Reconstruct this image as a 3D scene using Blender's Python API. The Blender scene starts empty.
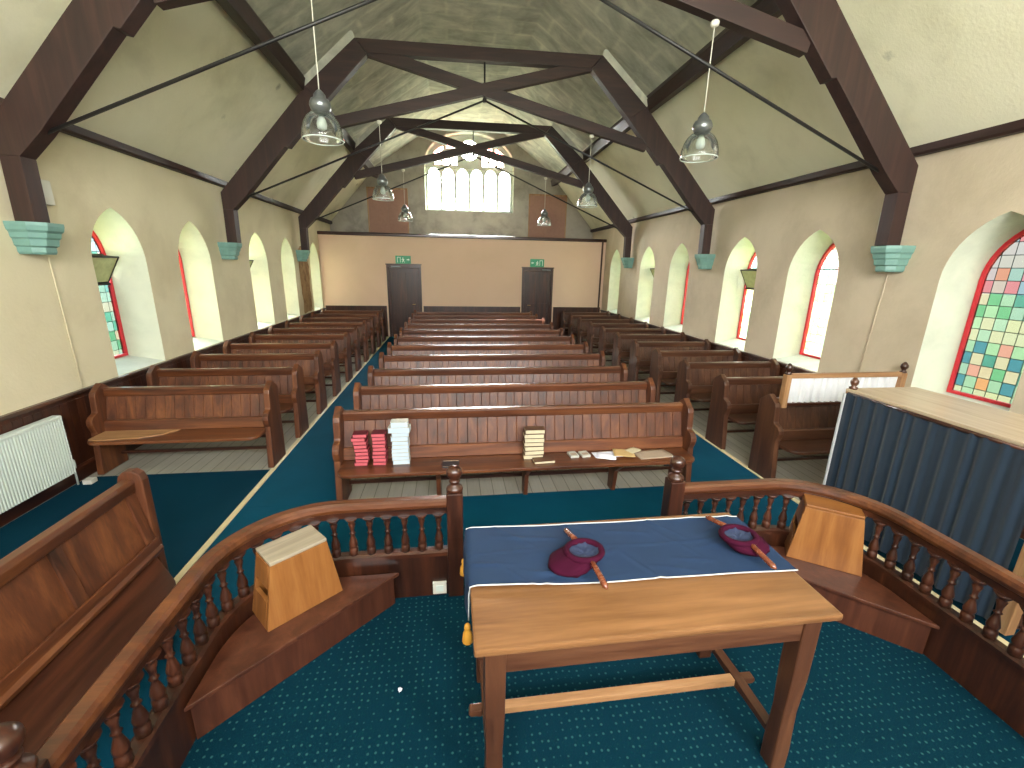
import bpy, bmesh, math, random
from mathutils import Vector, Matrix
from mathutils.geometry import tessellate_polygon
random.seed(7)
C = bpy.context.scene.collection
PI = math.pi

# ------------------------------------------------------------------ materials
def lin(c):
    return tuple(((v/255)/12.92 if v/255 <= .04045 else (((v/255)+.055)/1.055)**2.4) for v in c)

class NM:
    """small node-material builder"""
    def __init__(s, name):
        s.m = bpy.data.materials.new(name); s.m.use_nodes = True
        s.t = s.m.node_tree; s.t.nodes.clear()
        s.out = s.n('ShaderNodeOutputMaterial')
    def n(s, typ, **kw):
        o = s.t.nodes.new(typ)
        for k, v in kw.items():
            if k.startswith('i_'):
                key = k[2:]
                key = int(key) if key.isdigit() else key.replace('_', ' ')
                o.inputs[key].default_value = v
            else: setattr(o, k, v)
        return o
    def l(s, a, b): s.t.links.new(a, b)
    def coord(s, scale=(1,1,1), rot=(0,0,0)):
        tc = s.n('ShaderNodeTexCoord'); mp = s.n('ShaderNodeMapping')
        mp.inputs['Scale'].default_value = scale; mp.inputs['Rotation'].default_value = rot
        s.l(tc.outputs['Object'], mp.inputs['Vector']); return mp.outputs['Vector']
    def noise(s, vec, scale=5, detail=4, rough=.55, dist=0):
        o = s.n('ShaderNodeTexNoise'); o.inputs['Scale'].default_value = scale
        o.inputs['Detail'].default_value = detail; o.inputs['Roughness'].default_value = rough
        o.inputs['Distortion'].default_value = dist
        s.l(vec, o.inputs['Vector']); return o.outputs['Fac']
    def ramp(s, fac, stops, mode='LINEAR'):
        o = s.n('ShaderNodeValToRGB'); r = o.color_ramp; r.interpolation = mode
        while len(r.elements) < len(stops): r.elements.new(.5)
        for e, (p, c) in zip(r.elements, stops):
            e.position = p; e.color = (*lin(c), 1) if max(c) > 1.001 or len(c) == 3 and isinstance(c[0], int) else (*c, 1)
        s.l(fac, o.inputs['Fac']); return o.outputs['Color']
    def mix(s, fac, a, b, mode='MIX'):
        o = s.n('ShaderNodeMix', data_type='RGBA', blend_type=mode)
        if isinstance(fac, (int, float)): o.inputs[0].default_value = fac
        else: s.l(fac, o.inputs[0])
        for sock, v in ((o.inputs[6], a), (o.inputs[7], b)):
            if isinstance(v, tuple): sock.default_value = (*v, 1) if len(v) == 3 else v
            else: s.l(v, sock)
        return o.outputs[2]
    def math(s, op, a, b=None):
        o = s.n('ShaderNodeMath', operation=op)
        for i, v in enumerate((a, b)):
            if v is None: continue
            if isinstance(v, (int, float)): o.inputs[i].default_value = v
            else: s.l(v, o.inputs[i])
        return o.outputs[0]
    def finish(s, col, rough=.5, metal=0, bump=None, bstr=.2, bdist=.01, spec=.5, coat=0, sheen=0):
        p = s.n('ShaderNodeBsdfPrincipled')
        if isinstance(col, tuple): p.inputs['Base Color'].default_value = (*col, 1)
        else: s.l(col, p.inputs['Base Color'])
        if isinstance(rough, (int, float)): p.inputs['Roughness'].default_value = rough
        else: s.l(rough, p.inputs['Roughness'])
        p.inputs['Metallic'].default_value = metal
        p.inputs['Specular IOR Level'].default_value = spec
        p.inputs['Coat Weight'].default_value = coat
        p.inputs['Coat Roughness'].default_value = .15
        p.inputs['Sheen Weight'].default_value = sheen
        if bump is not None:
            b = s.n('ShaderNodeBump'); b.inputs['Strength'].default_value = bstr; b.inputs['Distance'].default_value = bdist
            s.l(bump, b.inputs['Height']); s.l(b.outputs['Normal'], p.inputs['Normal'])
        s.l(p.outputs[0], s.out.inputs[0]); return s.m

def wood(name, dark, mid, light, axis='X', rough=.38, coat=.3, vary=.25, fine=28):
    s = NM(name)
    sc = {'X': (.9, 11, 11), 'Y': (11, .9, 11), 'Z': (11, 11, .9)}[axis]
    v = s.coord(sc)
    oi = s.n('ShaderNodeObjectInfo')
    add = s.n('ShaderNodeVectorMath', operation='ADD'); s.l(v, add.inputs[0])
    mu = s.math('MULTIPLY', oi.outputs['Random'], 37.0); s.l(mu, add.inputs[1])
    v = add.outputs[0]
    a = s.noise(v, 1.0, 5, .6, .6); b = s.noise(v, fine/6, 3, .7)
    f = s.math('ADD', s.math('MULTIPLY', a, .75), s.math('MULTIPLY', b, .25))
    col = s.ramp(f, [(.32, dark), (.5, mid), (.68, light)])
    hs = s.n('ShaderNodeHueSaturation')
    s.l(s.math('ADD', s.math('MULTIPLY', oi.outputs['Random'], vary), 1-vary/2), hs.inputs['Value']); s.l(col, hs.inputs['Color'])
    r = s.math('ADD', s.math('MULTIPLY', b, .25), rough-.12)
    return s.finish(hs.outputs['Color'], r, bump=b, bstr=.12, bdist=.004, coat=coat)

def plain(name, c, rough=.5, metal=0, nz=.0, spec=.5, coat=0, sheen=0):
    s = NM(name); base = lin(c)
    v = s.coord((1,1,1)); n = s.noise(v, 14, 3)
    k = max(nz, .04)
    col = s.mix(n, tuple(x*(1-k) for x in base), tuple(min(1, x*(1+k)) for x in base))
    return s.finish(col, rough, metal, spec=spec, coat=coat, sheen=sheen, bump=n, bstr=.03)

def plaster(name, base, alt, stain, amount=.5, scale=1.0, streak=(1,1,1), rough=.85, bstr=.25, spots=False, lo=.5, hi=.72, blocky=False):
    s = NM(name)
    v = s.coord(streak); v1 = s.coord((1,1,1))
    a = s.noise(v, 1.3*scale, 6, .62, .3); b = s.noise(v1, .55*scale, 3, .5); c = s.noise(v1, 35, 3, .6)
    col = s.mix(s.ramp(a, [(.3, (0.,0.,0.)), (.7, (1.,1.,1.))]), lin(base), lin(alt))
    m = s.ramp(s.math('ADD', s.math('MULTIPLY', a, .6), s.math('MULTIPLY', b, .4)), [(lo, (0.,0.,0.)), (hi, (amount,)*3)])
    col = s.mix(m, col, lin(stain))
    if blocky:
        br = s.n('ShaderNodeTexBrick'); s.l(v1, br.inputs['Vector'])
        br.inputs['Scale'].default_value = 1; br.inputs['Brick Width'].default_value = .9; br.inputs['Row Height'].default_value = .45
        br.inputs['Mortar Size'].default_value = .05; br.inputs['Mortar Smooth'].default_value = 1.0
        for q, c_ in (('Color1', (1., 1., 1.)), ('Color2', (.86, .86, .86)), ('Mortar', (1.12, 1.12, 1.08))): br.inputs[q].default_value = (*c_, 1)
        col = s.mix(.8, col, br.outputs['Color'], 'MULTIPLY')
    if spots:
        vo = s.n('ShaderNodeTexVoronoi'); vo.inputs['Scale'].default_value = 1.15; s.l(v1, vo.inputs['Vector'])
        d = s.math('ADD', vo.outputs['Distance'], s.math('MULTIPLY', c, .08))
        sp = s.ramp(d, [(.055, (.55,)*3), (.12, (0.,0.,0.))])
        col = s.mix(sp, col, lin((92, 90, 70)))
    h = s.math('ADD', s.math('MULTIPLY', a, .7), s.math('MULTIPLY', c, .3))
    return s.finish(col, rough, bump=h, bstr=bstr, bdist=.03, spec=.3)

M = {}
PD, PM_, PL = (50, 26, 13), (86, 46, 24), (116, 69, 36)
for ax in 'XYZ':
    M['pew'+ax] = wood('pew_wood_'+ax, PD, PM_, PL, ax, rough=.38 if ax != 'Z' else .48, coat=.35 if ax != 'Z' else .06)
    M['dark'+ax] = wood('dark_varnished_wood_'+ax, (28, 13, 8), (54, 27, 16), (82, 43, 25), ax, rough=.35, coat=.35, vary=.1)
    M['truss'+ax] = wood('truss_paint_'+ax, (34, 20, 18), (48, 28, 24), (62, 38, 32), ax, rough=.55, coat=.04, vary=.05)
    M['oak'+ax] = wood('light_oak_'+ax, (92, 60, 34), (116, 80, 48), (138, 98, 62), ax, rough=.36, coat=.3, vary=.06)
    M['oakd'+ax] = wood('brown_oak_'+ax, (50, 27, 16), (72, 42, 26), (96, 62, 40), ax, rough=.4, coat=.2, vary=.12)
    M['pine'+ax] = wood('knotty_pine_'+ax, (104, 60, 24), (128, 80, 36), (146, 98, 50), ax, rough=.45, coat=.25, vary=.04)
    M['tan'+ax] = wood('pale_brown_wood_'+ax, (120, 84, 52), (156, 116, 78), (180, 142, 104), ax, rough=.45, coat=.15, vary=.06)
M['red_panel'] = wood('reddish_board', (52, 26, 16), (72, 38, 24), (92, 52, 34), 'Z', rough=.4, coat=.3, vary=.1)
M['wallL'] = plaster('cream_wall_plaster', (218, 208, 178), (208, 198, 166), (168, 150, 118), .35, .8)
M['wallR'] = plaster('buff_wall_plaster', (202, 188, 164), (190, 176, 152), (140, 128, 108), .4, .8)
M['reveal'] = plaster('pale_yellow_reveal', (212, 216, 196), (202, 207, 188), (178, 184, 166), .4, 2.5, bstr=.35)
M['sill'] = plaster('white_sill', (222, 228, 222), (206, 212, 206), (170, 178, 170), .4, 2)
M['partition'] = plaster('peach_partition', (220, 192, 166), (214, 186, 158), (204, 176, 146), .3, .5, bstr=.08)
M['gable'] = plaster('grey_gable_plaster', (176, 170, 158), (150, 146, 136), (112, 110, 102), .8, 1.4)
M['ceil_low'] = plaster('cream_ceiling', (234, 229, 204), (224, 219, 192), (178, 172, 146), .5, .9, spots=True)
M['ceil_high'] = plaster('mottled_grey_ceiling', (208, 206, 190), (178, 177, 165), (128, 128, 118), .6, 1.6, streak=(1, 1.6, 1), lo=.42, hi=.66, blocky=True)
M['rendpatch'] = plaster('bare_brown_plaster', (172, 142, 104), (146, 114, 80), (92, 66, 48), .8, 4)
M['teal'] = plain('teal_corbel_paint', (112, 152, 142), .5, nz=.12)
M['white'] = plain('white_enamel', (202, 212, 204), .35)
M['offwhite'] = plain('off_white_plastic', (206, 204, 192), .45)
M['redpaint'] = plain('red_window_paint', (214, 44, 58), .45)
M['black'] = plain('black_iron', (26, 24, 24), .45)
M['gunmetal'] = plain('grey_lamp_metal', (120, 124, 124), .3, metal=.7)
M['cord'] = plain('white_flex', (214, 210, 196), .5)
M['green'] = plain('exit_sign_green', (34, 150, 104), .4)
M['signwhite'] = plain('exit_sign_white', (230, 244, 232), .4)
M['gold'] = plain('gold_tassel', (196, 140, 46), .6)
M['brass'] = plain('door_brass', (180, 150, 90), .3, metal=.9)
M['trimgold'] = plain('pale_step_nosing', (196, 184, 146), .45)
M['maroon'] = plain('maroon_velvet', (52, 8, 30), .9, nz=.3, spec=.1)
M['liner'] = plain('slate_blue_lining', (40, 50, 76), .6, nz=.35)
M['copper'] = wood('turned_handle_wood', (70, 30, 18), (104, 52, 32), (132, 72, 46), 'X', rough=.25, coat=.6)
M['edging'] = plain('silver_cloth_edging', (176, 178, 178), .6)
M['curtain'] = plain('navy_curtain', (4, 30, 48), .85, nz=.15, sheen=.2)
M['pages'] = plain('cream_page_edges', (190, 180, 150), .8, nz=.1)
M['bookbrown'] = plain('brown_book_cover', (84, 56, 40), .6)
M['bookred'] = plain('dark_red_book_cover', (84, 12, 24), .5)
M['pinkpages'] = plain('red_dyed_page_edges', (184, 84, 92), .7)
M['whitepages'] = plain('white_page_edges', (176, 192, 206), .7)
M['whitecover'] = plain('white_book_cover', (176, 176, 166), .5)
M['paper'] = plain('white_paper', (226, 230, 244), .7)
M['buffpaper'] = plain('buff_paper', (190, 160, 108), .7, nz=.12)
M['greypaper'] = plain('grey_paper', (158, 140, 122), .7, nz=.1)
M['bookblack'] = plain('black_booklet_cover', (30, 32, 38), .35)
M['lawn'] = plain('pale_gravel_ground', (104, 112, 84), .9, nz=.2)
M['hedge'] = plain('hedge_green', (60, 92, 40), .9, nz=.4)
M['ventglass'] = plain('yellow_green_vent_glass', (186, 190, 134), .25, nz=.3)
M['sheer'] = None

def sheer():
    s = NM('white_sheer_curtain'); v = s.coord((1,1,1)); n = s.noise(v, 60, 2)
    d = s.n('ShaderNodeBsdfDiffuse'); s.l(s.mix(n, (.72,.74,.76), (.82,.84,.86)), d.inputs[0])
    t = s.n('ShaderNodeBsdfTranslucent'); t.inputs[0].default_value = (.8,.82,.85,1)
    m = s.n('ShaderNodeMixShader'); m.inputs[0].default_value = .35
    s.l(d.outputs[0], m.inputs[1]); s.l(t.outputs[0], m.inputs[2]); s.l(m.outputs[0], s.out.inputs[0]); return s.m
M['sheer'] = sheer()

def cloth_mat():
    s = NM('royal_blue_table_cloth'); v = s.coord((1,1,1)); n = s.noise(v, 7, 4); w = s.noise(s.coord((400, 400, 10)), 1, 1)
    return s.finish(s.mix(n, lin((24, 42, 68)), lin((32, 53, 82))), .8, bump=w, bstr=.05, spec=.25)
M['cloth'] = cloth_mat()

def carpet(name, a, b, dot, dots=True):
    s = NM(name); v = s.coord((1,1,1)); n = s.noise(v, 2.2, 4); f = s.noise(v, 240, 2)
    col = s.mix(n, lin(a), lin(b))
    if dots:
        vo = s.n('ShaderNodeTexVoronoi'); vo.inputs['Scale'].default_value = 28; vo.inputs['Randomness'].default_value = .25
        s.l(v, vo.inputs['Vector'])
        col = s.mix(s.ramp(vo.outputs['Distance'], [(.11, (.38,)*3), (.20, (0.,0.,0.))]), col, lin(dot))
    return s.finish(col, .95, bump=f, bstr=.3, bdist=.004, spec=.1)
M['carpet'] = carpet('teal_carpet', (0, 56, 76), (2, 68, 90), (30, 110, 130), False)
M['carpetd'] = carpet('dotted_teal_carpet', (0, 34, 46), (1, 43, 56), (60, 112, 112))
M['carpetn'] = carpet('dark_teal_carpet', (0, 40, 58), (0, 50, 68), (30, 110, 130), False)

def planks(name, c1, c2, gap, wx=.13, lx=2.2, along='Y'):
    s = NM(name)
    v = s.coord((1,1,1), (0, 0, PI/2 if along == 'Y' else 0))
    br = s.n('ShaderNodeTexBrick'); s.l(v, br.inputs['Vector'])
    br.inputs['Scale'].default_value = 1; br.inputs['Brick Width'].default_value = lx; br.inputs['Row Height'].default_value = wx
    br.inputs['Mortar Size'].default_value = .004; br.inputs['Mortar Smooth'].default_value = .1
    br.inputs['Color1'].default_value = (*lin(c1), 1); br.inputs['Color2'].default_value = (*lin(c2), 1); br.inputs['Mortar'].default_value = (*lin(gap), 1)
    g = s.noise(s.coord((14, 1, 1) if along == 'Y' else (1, 14, 1)), 2, 5, .65)
    col = s.mix(.35, br.outputs['Color'], s.ramp(g, [(.3, (90, 84, 74)), (.7, (196, 190, 176))]), 'MULTIPLY')
    return s.finish(col, .6, bump=g, bstr=.1)
M['boards'] = planks('grey_floorboards', (172, 168, 156), (158, 154, 142), (112, 106, 94))

def stained(name, cols, w=.105, h=.12, pale=(.86, .93, .80)):
    """leaded stained glass; local X across, local Z up"""
    s = NM(name)
    tc = s.n('ShaderNodeTexCoord'); sp = s.n('ShaderNodeSeparateXYZ'); s.l(tc.outputs['Object'], sp.inputs[0])
    u = s.math('ADD', s.math('DIVIDE', sp.outputs['X'], w), 100.5); q = s.math('ADD', s.math('DIVIDE', sp.outputs['Z'], h), 100)
    fu = s.math('FLOOR', u); fq = s.math('FLOOR', q)
    cb = s.n('ShaderNodeCombineXYZ'); s.l(fu, cb.inputs[0]); s.l(fq, cb.inputs[1])
    wn = s.n('ShaderNodeTexWhiteNoise', noise_dimensions='2D'); s.l(cb.outputs[0], wn.inputs['Vector'])
    k = len(cols)
    col = s.ramp(wn.outputs['Value'], [(i/k, c) for i, c in enumerate(cols)], 'CONSTANT')
    par = s.math('MODULO', s.math('ADD', fu, fq), 2.0)
    band = s.math('MODULO', s.math('FLOOR', s.math('DIVIDE', s.math('ADD', fq, 1.0), 2.0)), 3.0)
    isband = s.math('LESS_THAN', band, .5)
    pm = s.math('MULTIPLY', par, .55)
    pm = s.math('MAXIMUM', pm, s.math('MULTIPLY', isband, .7))
    col = s.mix(pm, col, pale)
    eu = s.math('ABSOLUTE', s.math('SUBTRACT', s.math('FRACT', u), .5)); eq = s.math('ABSOLUTE', s.math('SUBTRACT', s.math('FRACT', q), .5))
    lead = s.math('MAXIMUM', s.math('GREATER_THAN', eu, .465), s.math('GREATER_THAN', eq, .47))
    col = s.mix(lead, col, (.002, .003, .003))
    t = s.n('ShaderNodeBsdfTransparent'); s.l(col, t.inputs[0])
    g = s.n('ShaderNodeBsdfGlossy'); g.inputs['Roughness'].default_value = .15; g.inputs[0].default_value = (.8,.8,.8,1)
    fr = s.n('ShaderNodeFresnel'); fr.inputs[0].default_value = 1.4
    m = s.n('ShaderNodeMixShader'); s.l(s.math('MULTIPLY', fr.outputs[0], .5), m.inputs[0])
    s.l(t.outputs[0], m.inputs[1]); s.l(g.outputs[0], m.inputs[2]); s.l(m.outputs[0], s.out.inputs[0]); return s.m
M['glassR1'] = stained('stained_glass_pink_teal', [(.0120, .0358, .0382), (.0814, .0310, .0310), (.0192, .0478, .0334), (.0814, .0382, .0238), (.0096, .0286, .0478), (.0768, .0358, .0382)], pale=(.0624, .0768, .0672))
M['glassG'] = stained('stained_glass_green_gold', [(.1540, .2800, .1540), (.3850, .2380, .1400), (.1540, .2940, .2520), (.3640, .3080, .1540), (.3500, .2100, .1890)], pale=(.4340, .4760, .4060))
M['glassB'] = stained('stained_glass_green_blue', [(.0137, .0382, .0273), (.0655, .0300, .0150), (.0218, .0464, .0546), (.0601, .0410, .0191), (.0137, .0410, .0382)], pale=(.0491, .0601, .0655))

def clear_glass(name, c):
    s = NM(name)
    t = s.n('ShaderNodeBsdfTransparent'); t.inputs[0].default_value = (*c, 1)
    g = s.n('ShaderNodeBsdfGlossy'); g.inputs['Roughness'].default_value = .05
    fr = s.n('ShaderNodeFresnel'); fr.inputs[0].default_value = 1.4
    m = s.n('ShaderNodeMixShader'); s.l(fr.outputs[0], m.inputs[0])
    s.l(t.outputs[0], m.inputs[1]); s.l(g.outputs[0], m.inputs[2]); s.l(m.outputs[0], s.out.inputs[0]); return s.m
M['gclear'] = clear_glass('clear_window_glass', (.97, .97, .93))
M['gred'] = clear_glass('ruby_window_glass', (.95, .28, .25))
M['gpink'] = clear_glass('rose_window_glass', (.95, .62, .58))

def lampglass():
    s = NM('ribbed_lamp_glass')
    t = s.n('ShaderNodeBsdfTransparent'); t.inputs[0].default_value = (.86, .88, .86, 1)
    g = s.n('ShaderNodeBsdfGlossy'); g.inputs['Roughness'].default_value = .12; g.inputs[0].default_value = (.95,.95,.95,1)
    d = s.n('ShaderNodeBsdfTranslucent'); d.inputs[0].default_value = (.85,.87,.85,1)
    lw = s.n('ShaderNodeLayerWeight'); lw.inputs[0].default_value = .35
    m0 = s.n('ShaderNodeMixShader'); m0.inputs[0].default_value = .22; s.l(t.outputs[0], m0.inputs[1]); s.l(d.outputs[0], m0.inputs[2])
    m = s.n('ShaderNodeMixShader'); s.l(lw.outputs['Fresnel'], m.inputs[0])
    s.l(m0.outputs[0], m.inputs[1]); s.l(g.outputs[0], m.inputs[2]); s.l(m.outputs[0], s.out.inputs[0]); return s.m
M['lampglass'] = lampglass()

# ------------------------------------------------------------------ mesh helpers
def box(bm, x0, x1, y0, y1, z0, z1, mi=0):
    vs = [bm.verts.new(p) for p in ((x0,y0,z0),(x1,y0,z0),(x1,y1,z0),(x0,y1,z0),(x0,y0,z1),(x1,y0,z1),(x1,y1,z1),(x0,y1,z1))]
    for f in ((3,2,1,0),(4,5,6,7),(0,1,5,4),(1,2,6,5),(2,3,7,6),(3,0,4,7)):
        fc = bm.faces.new([vs[i] for i in f]); fc.material_index = mi
    return vs

def prism(bm, prof, a0, a1, axis='X', mi=0, smooth=False):
    """closed 2D profile extruded along an axis. prof pairs are the other two axes in order"""
    def P(p, a):
        return {'X': (a, p[0], p[1]), 'Y': (p[0], a, p[1]), 'Z': (p[0], p[1], a)}[axis]
    A = [bm.verts.new(P(p, a0)) for p in prof]; B = [bm.verts.new(P(p, a1)) for p in prof]
    n = len(prof)
    for i in range(n):
        f = bm.faces.new((A[i], A[(i+1) % n], B[(i+1) % n], B[i])); f.material_index = mi; f.smooth = smooth
    for L in (A, B):
        try: f = bm.faces.new(L if L is B else L[::-1]); f.material_index = mi
        except ValueError: pass

def lathe(bm, prof, seg=16, cx=0, cy=0, smooth=True, mi=0, cap=True):
    rings = []
    for r, z in prof:
        rings.append([bm.verts.new((cx+r*math.cos(2*PI*k/seg), cy+r*math.sin(2*PI*k/seg), z)) for k in range(seg)])
    for a, b in zip(rings, rings[1:]):
        for k in range(seg):
            f = bm.faces.new((a[k], a[(k+1) % seg], b[(k+1) % seg], b[k])); f.smooth = smooth; f.material_index = mi
    if cap:
        for L in (rings[0][::-1], rings[-1]):
            f = bm.faces.new(L); f.material_index = mi

def tube(bm, pts, r, seg=8, mi=0, closed=False):
    pts = [Vector(p) for p in pts]; n = len(pts); rings = []
    for i, p in enumerate(pts):
        if closed: d = pts[(i+1) % n]-pts[i-1]
        else: d = pts[min(i+1, n-1)]-pts[max(i-1, 0)]
        d.normalize(); up = Vector((0,0,1)) if abs(d.z) < .9 else Vector((1,0,0))
        s = d.cross(up).normalized(); t = s.cross(d)
        rr = r[i] if isinstance(r, (list, tuple)) else r
        rings.append([bm.verts.new(p+rr*(math.cos(2*PI*k/seg)*s+math.sin(2*PI*k/seg)*t)) for k in range(seg)])
    pr = list(zip(rings, rings[1:]))
    if closed: pr.append((rings[-1], rings[0]))
    for a, b in pr:
        for k in range(seg):
            f = bm.faces.new((a[k], b[k], b[(k+1) % seg], a[(k+1) % seg])); f.smooth = True; f.material_index = mi
    if not closed:
        bm.faces.new(rings[0]).material_index = mi; bm.faces.new(rings[-1][::-1]).material_index = mi

def sweep(bm, path, prof, mi=0, smooth=False):
    """profile (lateral, z) swept along a horizontal path of (x,y)"""
    n = len(path); rings = []
    for i, p in enumerate(path):
        a = Vector(path[max(i-1, 0)]); b = Vector(path[min(i+1, n-1)]); d = (b-a).normalized(); s = Vector((d.y, -d.x))
        rings.append([bm.verts.new((p[0]+u*s.x, p[1]+u*s.y, z)) for u, z in prof])
    m = len(prof)
    for a, b in zip(rings, rings[1:]):
        for k in range(m):
            f = bm.faces.new((a[k], a[(k+1) % m], b[(k+1) % m], b[k])); f.material_index = mi; f.smooth = smooth
    bm.faces.new(rings[0][::-1]); bm.faces.new(rings[-1])

def nb(): return bmesh.new()

def obj(name, bm, mats, parent=None, bevel=0, loc=None):
    bmesh.ops.recalc_face_normals(bm, faces=bm.faces)
    if bevel:
        es = [e for e in bm.edges if len(e.link_faces) == 2 and not e.smooth is None and e.calc_face_angle(0) > .6 and not (e.link_faces[0].smooth and e.link_faces[1].smooth)]
        try: bmesh.ops.bevel(bm, geom=es, offset=bevel, segments=2, affect='EDGES', clamp_overlap=True, profile=.6)
        except Exception: pass
    me = bpy.data.meshes.new(name); bm.to_mesh(me); bm.free()
    if not isinstance(mats, (list, tuple)): mats = [mats]
    for m in mats: me.materials.append(m)
    o = bpy.data.objects.new(name, me); C.objects.link(o)
    if parent: o.parent = parent
    if loc: o.location = loc
    return o

def thing(name, label, cat, loc=(0,0,0), rotz=0, group=None):
    o = bpy.data.objects.new(name, None); C.objects.link(o); o.empty_display_size = .1
    o.location = loc; o.rotation_euler = (0, 0, rotz); o['label'] = label; o['category'] = cat
    if group: o['group'] = group
    return o
def tag(o, label, cat, group=None, kind=None):
    o['label'] = label; o['category'] = cat
    if group: o['group'] = group
    if kind: o['kind'] = kind
    return o
def struct(o): o['kind'] = 'structure'; return o

kids = {}
def kids_of(o): return [c for c in C.objects if c.parent == o]
def dup(root, loc, rotz=None, label=None, group=None):
    if root.name not in kids:
        kids[root.name] = [(c, kids_of(c)) for c in kids_of(root)]
    r = root.copy(); C.objects.link(r); r.location = loc
    if rotz is not None: r.rotation_euler = (0, 0, rotz)
    if label: r['label'] = label
    if group: r['group'] = group
    for ch, gs in kids[root.name]:
        c = ch.copy(); C.objects.link(c); c.parent = r
        for g in gs:
            d = g.copy(); C.objects.link(d); d.parent = c
    return r

# ------------------------------------------------------------------ dimensions
XL, XR = -3.81, 4.90
YB, YG, YF = 13.9, 15.35, -2.2      # partition, gable wall, wall behind
ZP = 3.45
XC = .56

# ------------------------------------------------------------------ floor, dais, platforms
bm = nb(); box(bm, XL-.5, XR+.5, YF-.3, YG+.3, -.12, 0); struct(obj('floor', bm, M['boards']))
def arc(cx, cy, r, a0, a1, n=14):
    return [(cx+r*math.cos(math.radians(a0+(a1-a0)*i/n)), cy+r*math.sin(math.radians(a0+(a1-a0)*i/n))) for i in range(n+1)]
dpoly = [(-1.21, YF+.005), (2.61, YF+.005)] + arc(2.05, 1.85, .56, 0, 90) + arc(-.65, 1.85, .56, 90, 180)
bm = nb(); prism(bm, dpoly, .001, .172, 'Z'); struct(obj('dais', bm, M['darkX']))
bm = nb(); prism(bm, dpoly, .1725, .18, 'Z'); tag(obj('dais_carpet', bm, M['carpetd']), 'dotted teal carpet covering the raised floor inside the curved rails', 'carpet')
XPL, XPR = -1.95, 3.345
for n_, (x0, x1, side) in enumerate(((XL+.002, XPL, 'left'), (XPR, XR-.002, 'right'))):
    bm = nb(); box(bm, x0, x1, YF+.005, YB-.001, .001, .012)
    struct(obj('platform_'+side, bm, M['boards']))
    bm = nb(); xx = x1 if n_ == 0 else x0; s_ = 1 if n_ == 0 else -1
    prism(bm, [(xx-.035*s_, .0125), (xx-.035*s_, .018), (xx+.006*s_, .018), (xx+.012*s_, .015), (xx+.012*s_, .003), (xx+.001*s_, .003), (xx+.001*s_, .0125)], YF+.01, YB-.01, 'Y')
    struct(obj('trim_%d' % (n_+1), bm, M['trimgold'], bevel=0))
for bx, lb in (((XPL+.014, -1.09, 3.851, YB-.01), 'plain teal carpet running down the left aisle between pews'), ((2.42, XPR-.014, 3.851, YB-.01), 'plain teal carpet running down the right aisle between pews')):
    bm = nb(); box(bm, *bx, .001, .009); tag(obj('aisle_carpet', bm, M['carpet']), lb, 'carpet', 'aisle carpets')
bm = nb(); prism(bm, [(XPL+.014, YF+.01), (-1.225, YF+.01), (-1.225, 2.42), (2.625, 2.42), (2.625, YF+.01), (XPR-.014, YF+.01), (XPR-.014, 3.85), (XPL+.014, 3.85)], .001, .009, 'Z')
tag(obj('crossing_carpet', bm, M['carpet']), 'plain teal carpet across the hall between the curved rails and the front pews', 'carpet')
bm = nb(); box(bm, XL+.06, XPL-.04, YF+.01, 4.62, .0125, .018)
tag(obj('side_carpet', bm, M['carpetn']), 'dark teal carpet beside the radiator on the left side platform', 'carpet')
bm = nb(); box(bm, XPR+.04, XR-.06, YF+.01, 3.3, .0125, .018)
tag(obj('side_carpet', bm, M['carpetn']), 'dark carpet on the right side platform under the navy curtained enclosure', 'carpet')

# ------------------------------------------------------------------ side walls with pointed windows
def gothic(cy, a, z0, zs, za, n=9):
    """outline of a pointed opening: list of (y,z), counter-clockwise from bottom left"""
    r = za-zs; R = (a*a+r*r)/(2*a); pts = [(cy-a, z0), (cy+a, z0)]
    th = math.asin(min(1, r/R))
    for i in range(n+1):
        t = th*i/n; pts.append((cy+a-R+R*math.cos(t), zs+R*math.sin(t)))
    for i in range(n-1, -1, -1):
        t = th*i/n; pts.append((cy-a+R-R*math.cos(t), zs+R*math.sin(t)))
    return pts

def holed(bm, outer, holes, f3, mi=0):
    polys = [[Vector((a, b, 0)) for a, b in outer]] + [[Vector((a, b, 0)) for a, b in h] for h in holes]
    flat = [p for poly in polys for p in poly]
    vs = [bm.verts.new(f3(p.x, p.y)) for p in flat]
    for t in tessellate_polygon(polys):
        try: bm.faces.new([vs[i] for i in t]).material_index = mi
        except ValueError: pass
    out = []; k = 0
    for poly in polys: out.append(vs[k:k+len(poly)]); k += len(poly)
    return out

DEPTH = .45
WIN_L = [(5.83, 1), (7.38, 0), (9.62, 1), (11.25, 0), (13.35, 0)]
WIN_R = [(3.45, 0), (5.52, 0), (7.06, 1), (9.13, 0), (10.73, 1), (12.92, 0)]
WIN_BL = [(3.0, 0), (1.2, 0), (-.9, 0)]; WIN_BR = [(1.4, 0), (-.6, 0)]
def wall(side, X, sgn, wins, mat):
    cs = [w[0] for w in wins]
    oo = [gothic(c, .43, .90, 2.15, 2.76) for c in cs]; gg = [gothic(c, .375, .99, 2.15, 2.70) for c in cs]
    Z1 = 3.6
    bm = nb()
    outer = [(YF-.2, -.1), (YG+.2, -.1), (YG+.2, Z1), (YF-.2, Z1)]
    I = holed(bm, outer, oo, lambda a, b: (X, a, b), 0)
    O = holed(bm, outer, gg, lambda a, b: (X+sgn*DEPTH, a, b), 0)
    for A, B in zip(I, O):
        n = len(A)
        for k in range(n):
            f = bm.faces.new((A[k], A[(k+1) % n], B[(k+1) % n], B[k]))
            f.material_index = 0 if A is I[0] else (2 if k == 0 else 1)
    return struct(obj('wall_'+side, bm, [mat, M['reveal'], M['sill']]))
wall('left', XL, -1, WIN_L[:1]+[(3.95, 0)][:0]+WIN_L[1:], M['wallL'])
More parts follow.
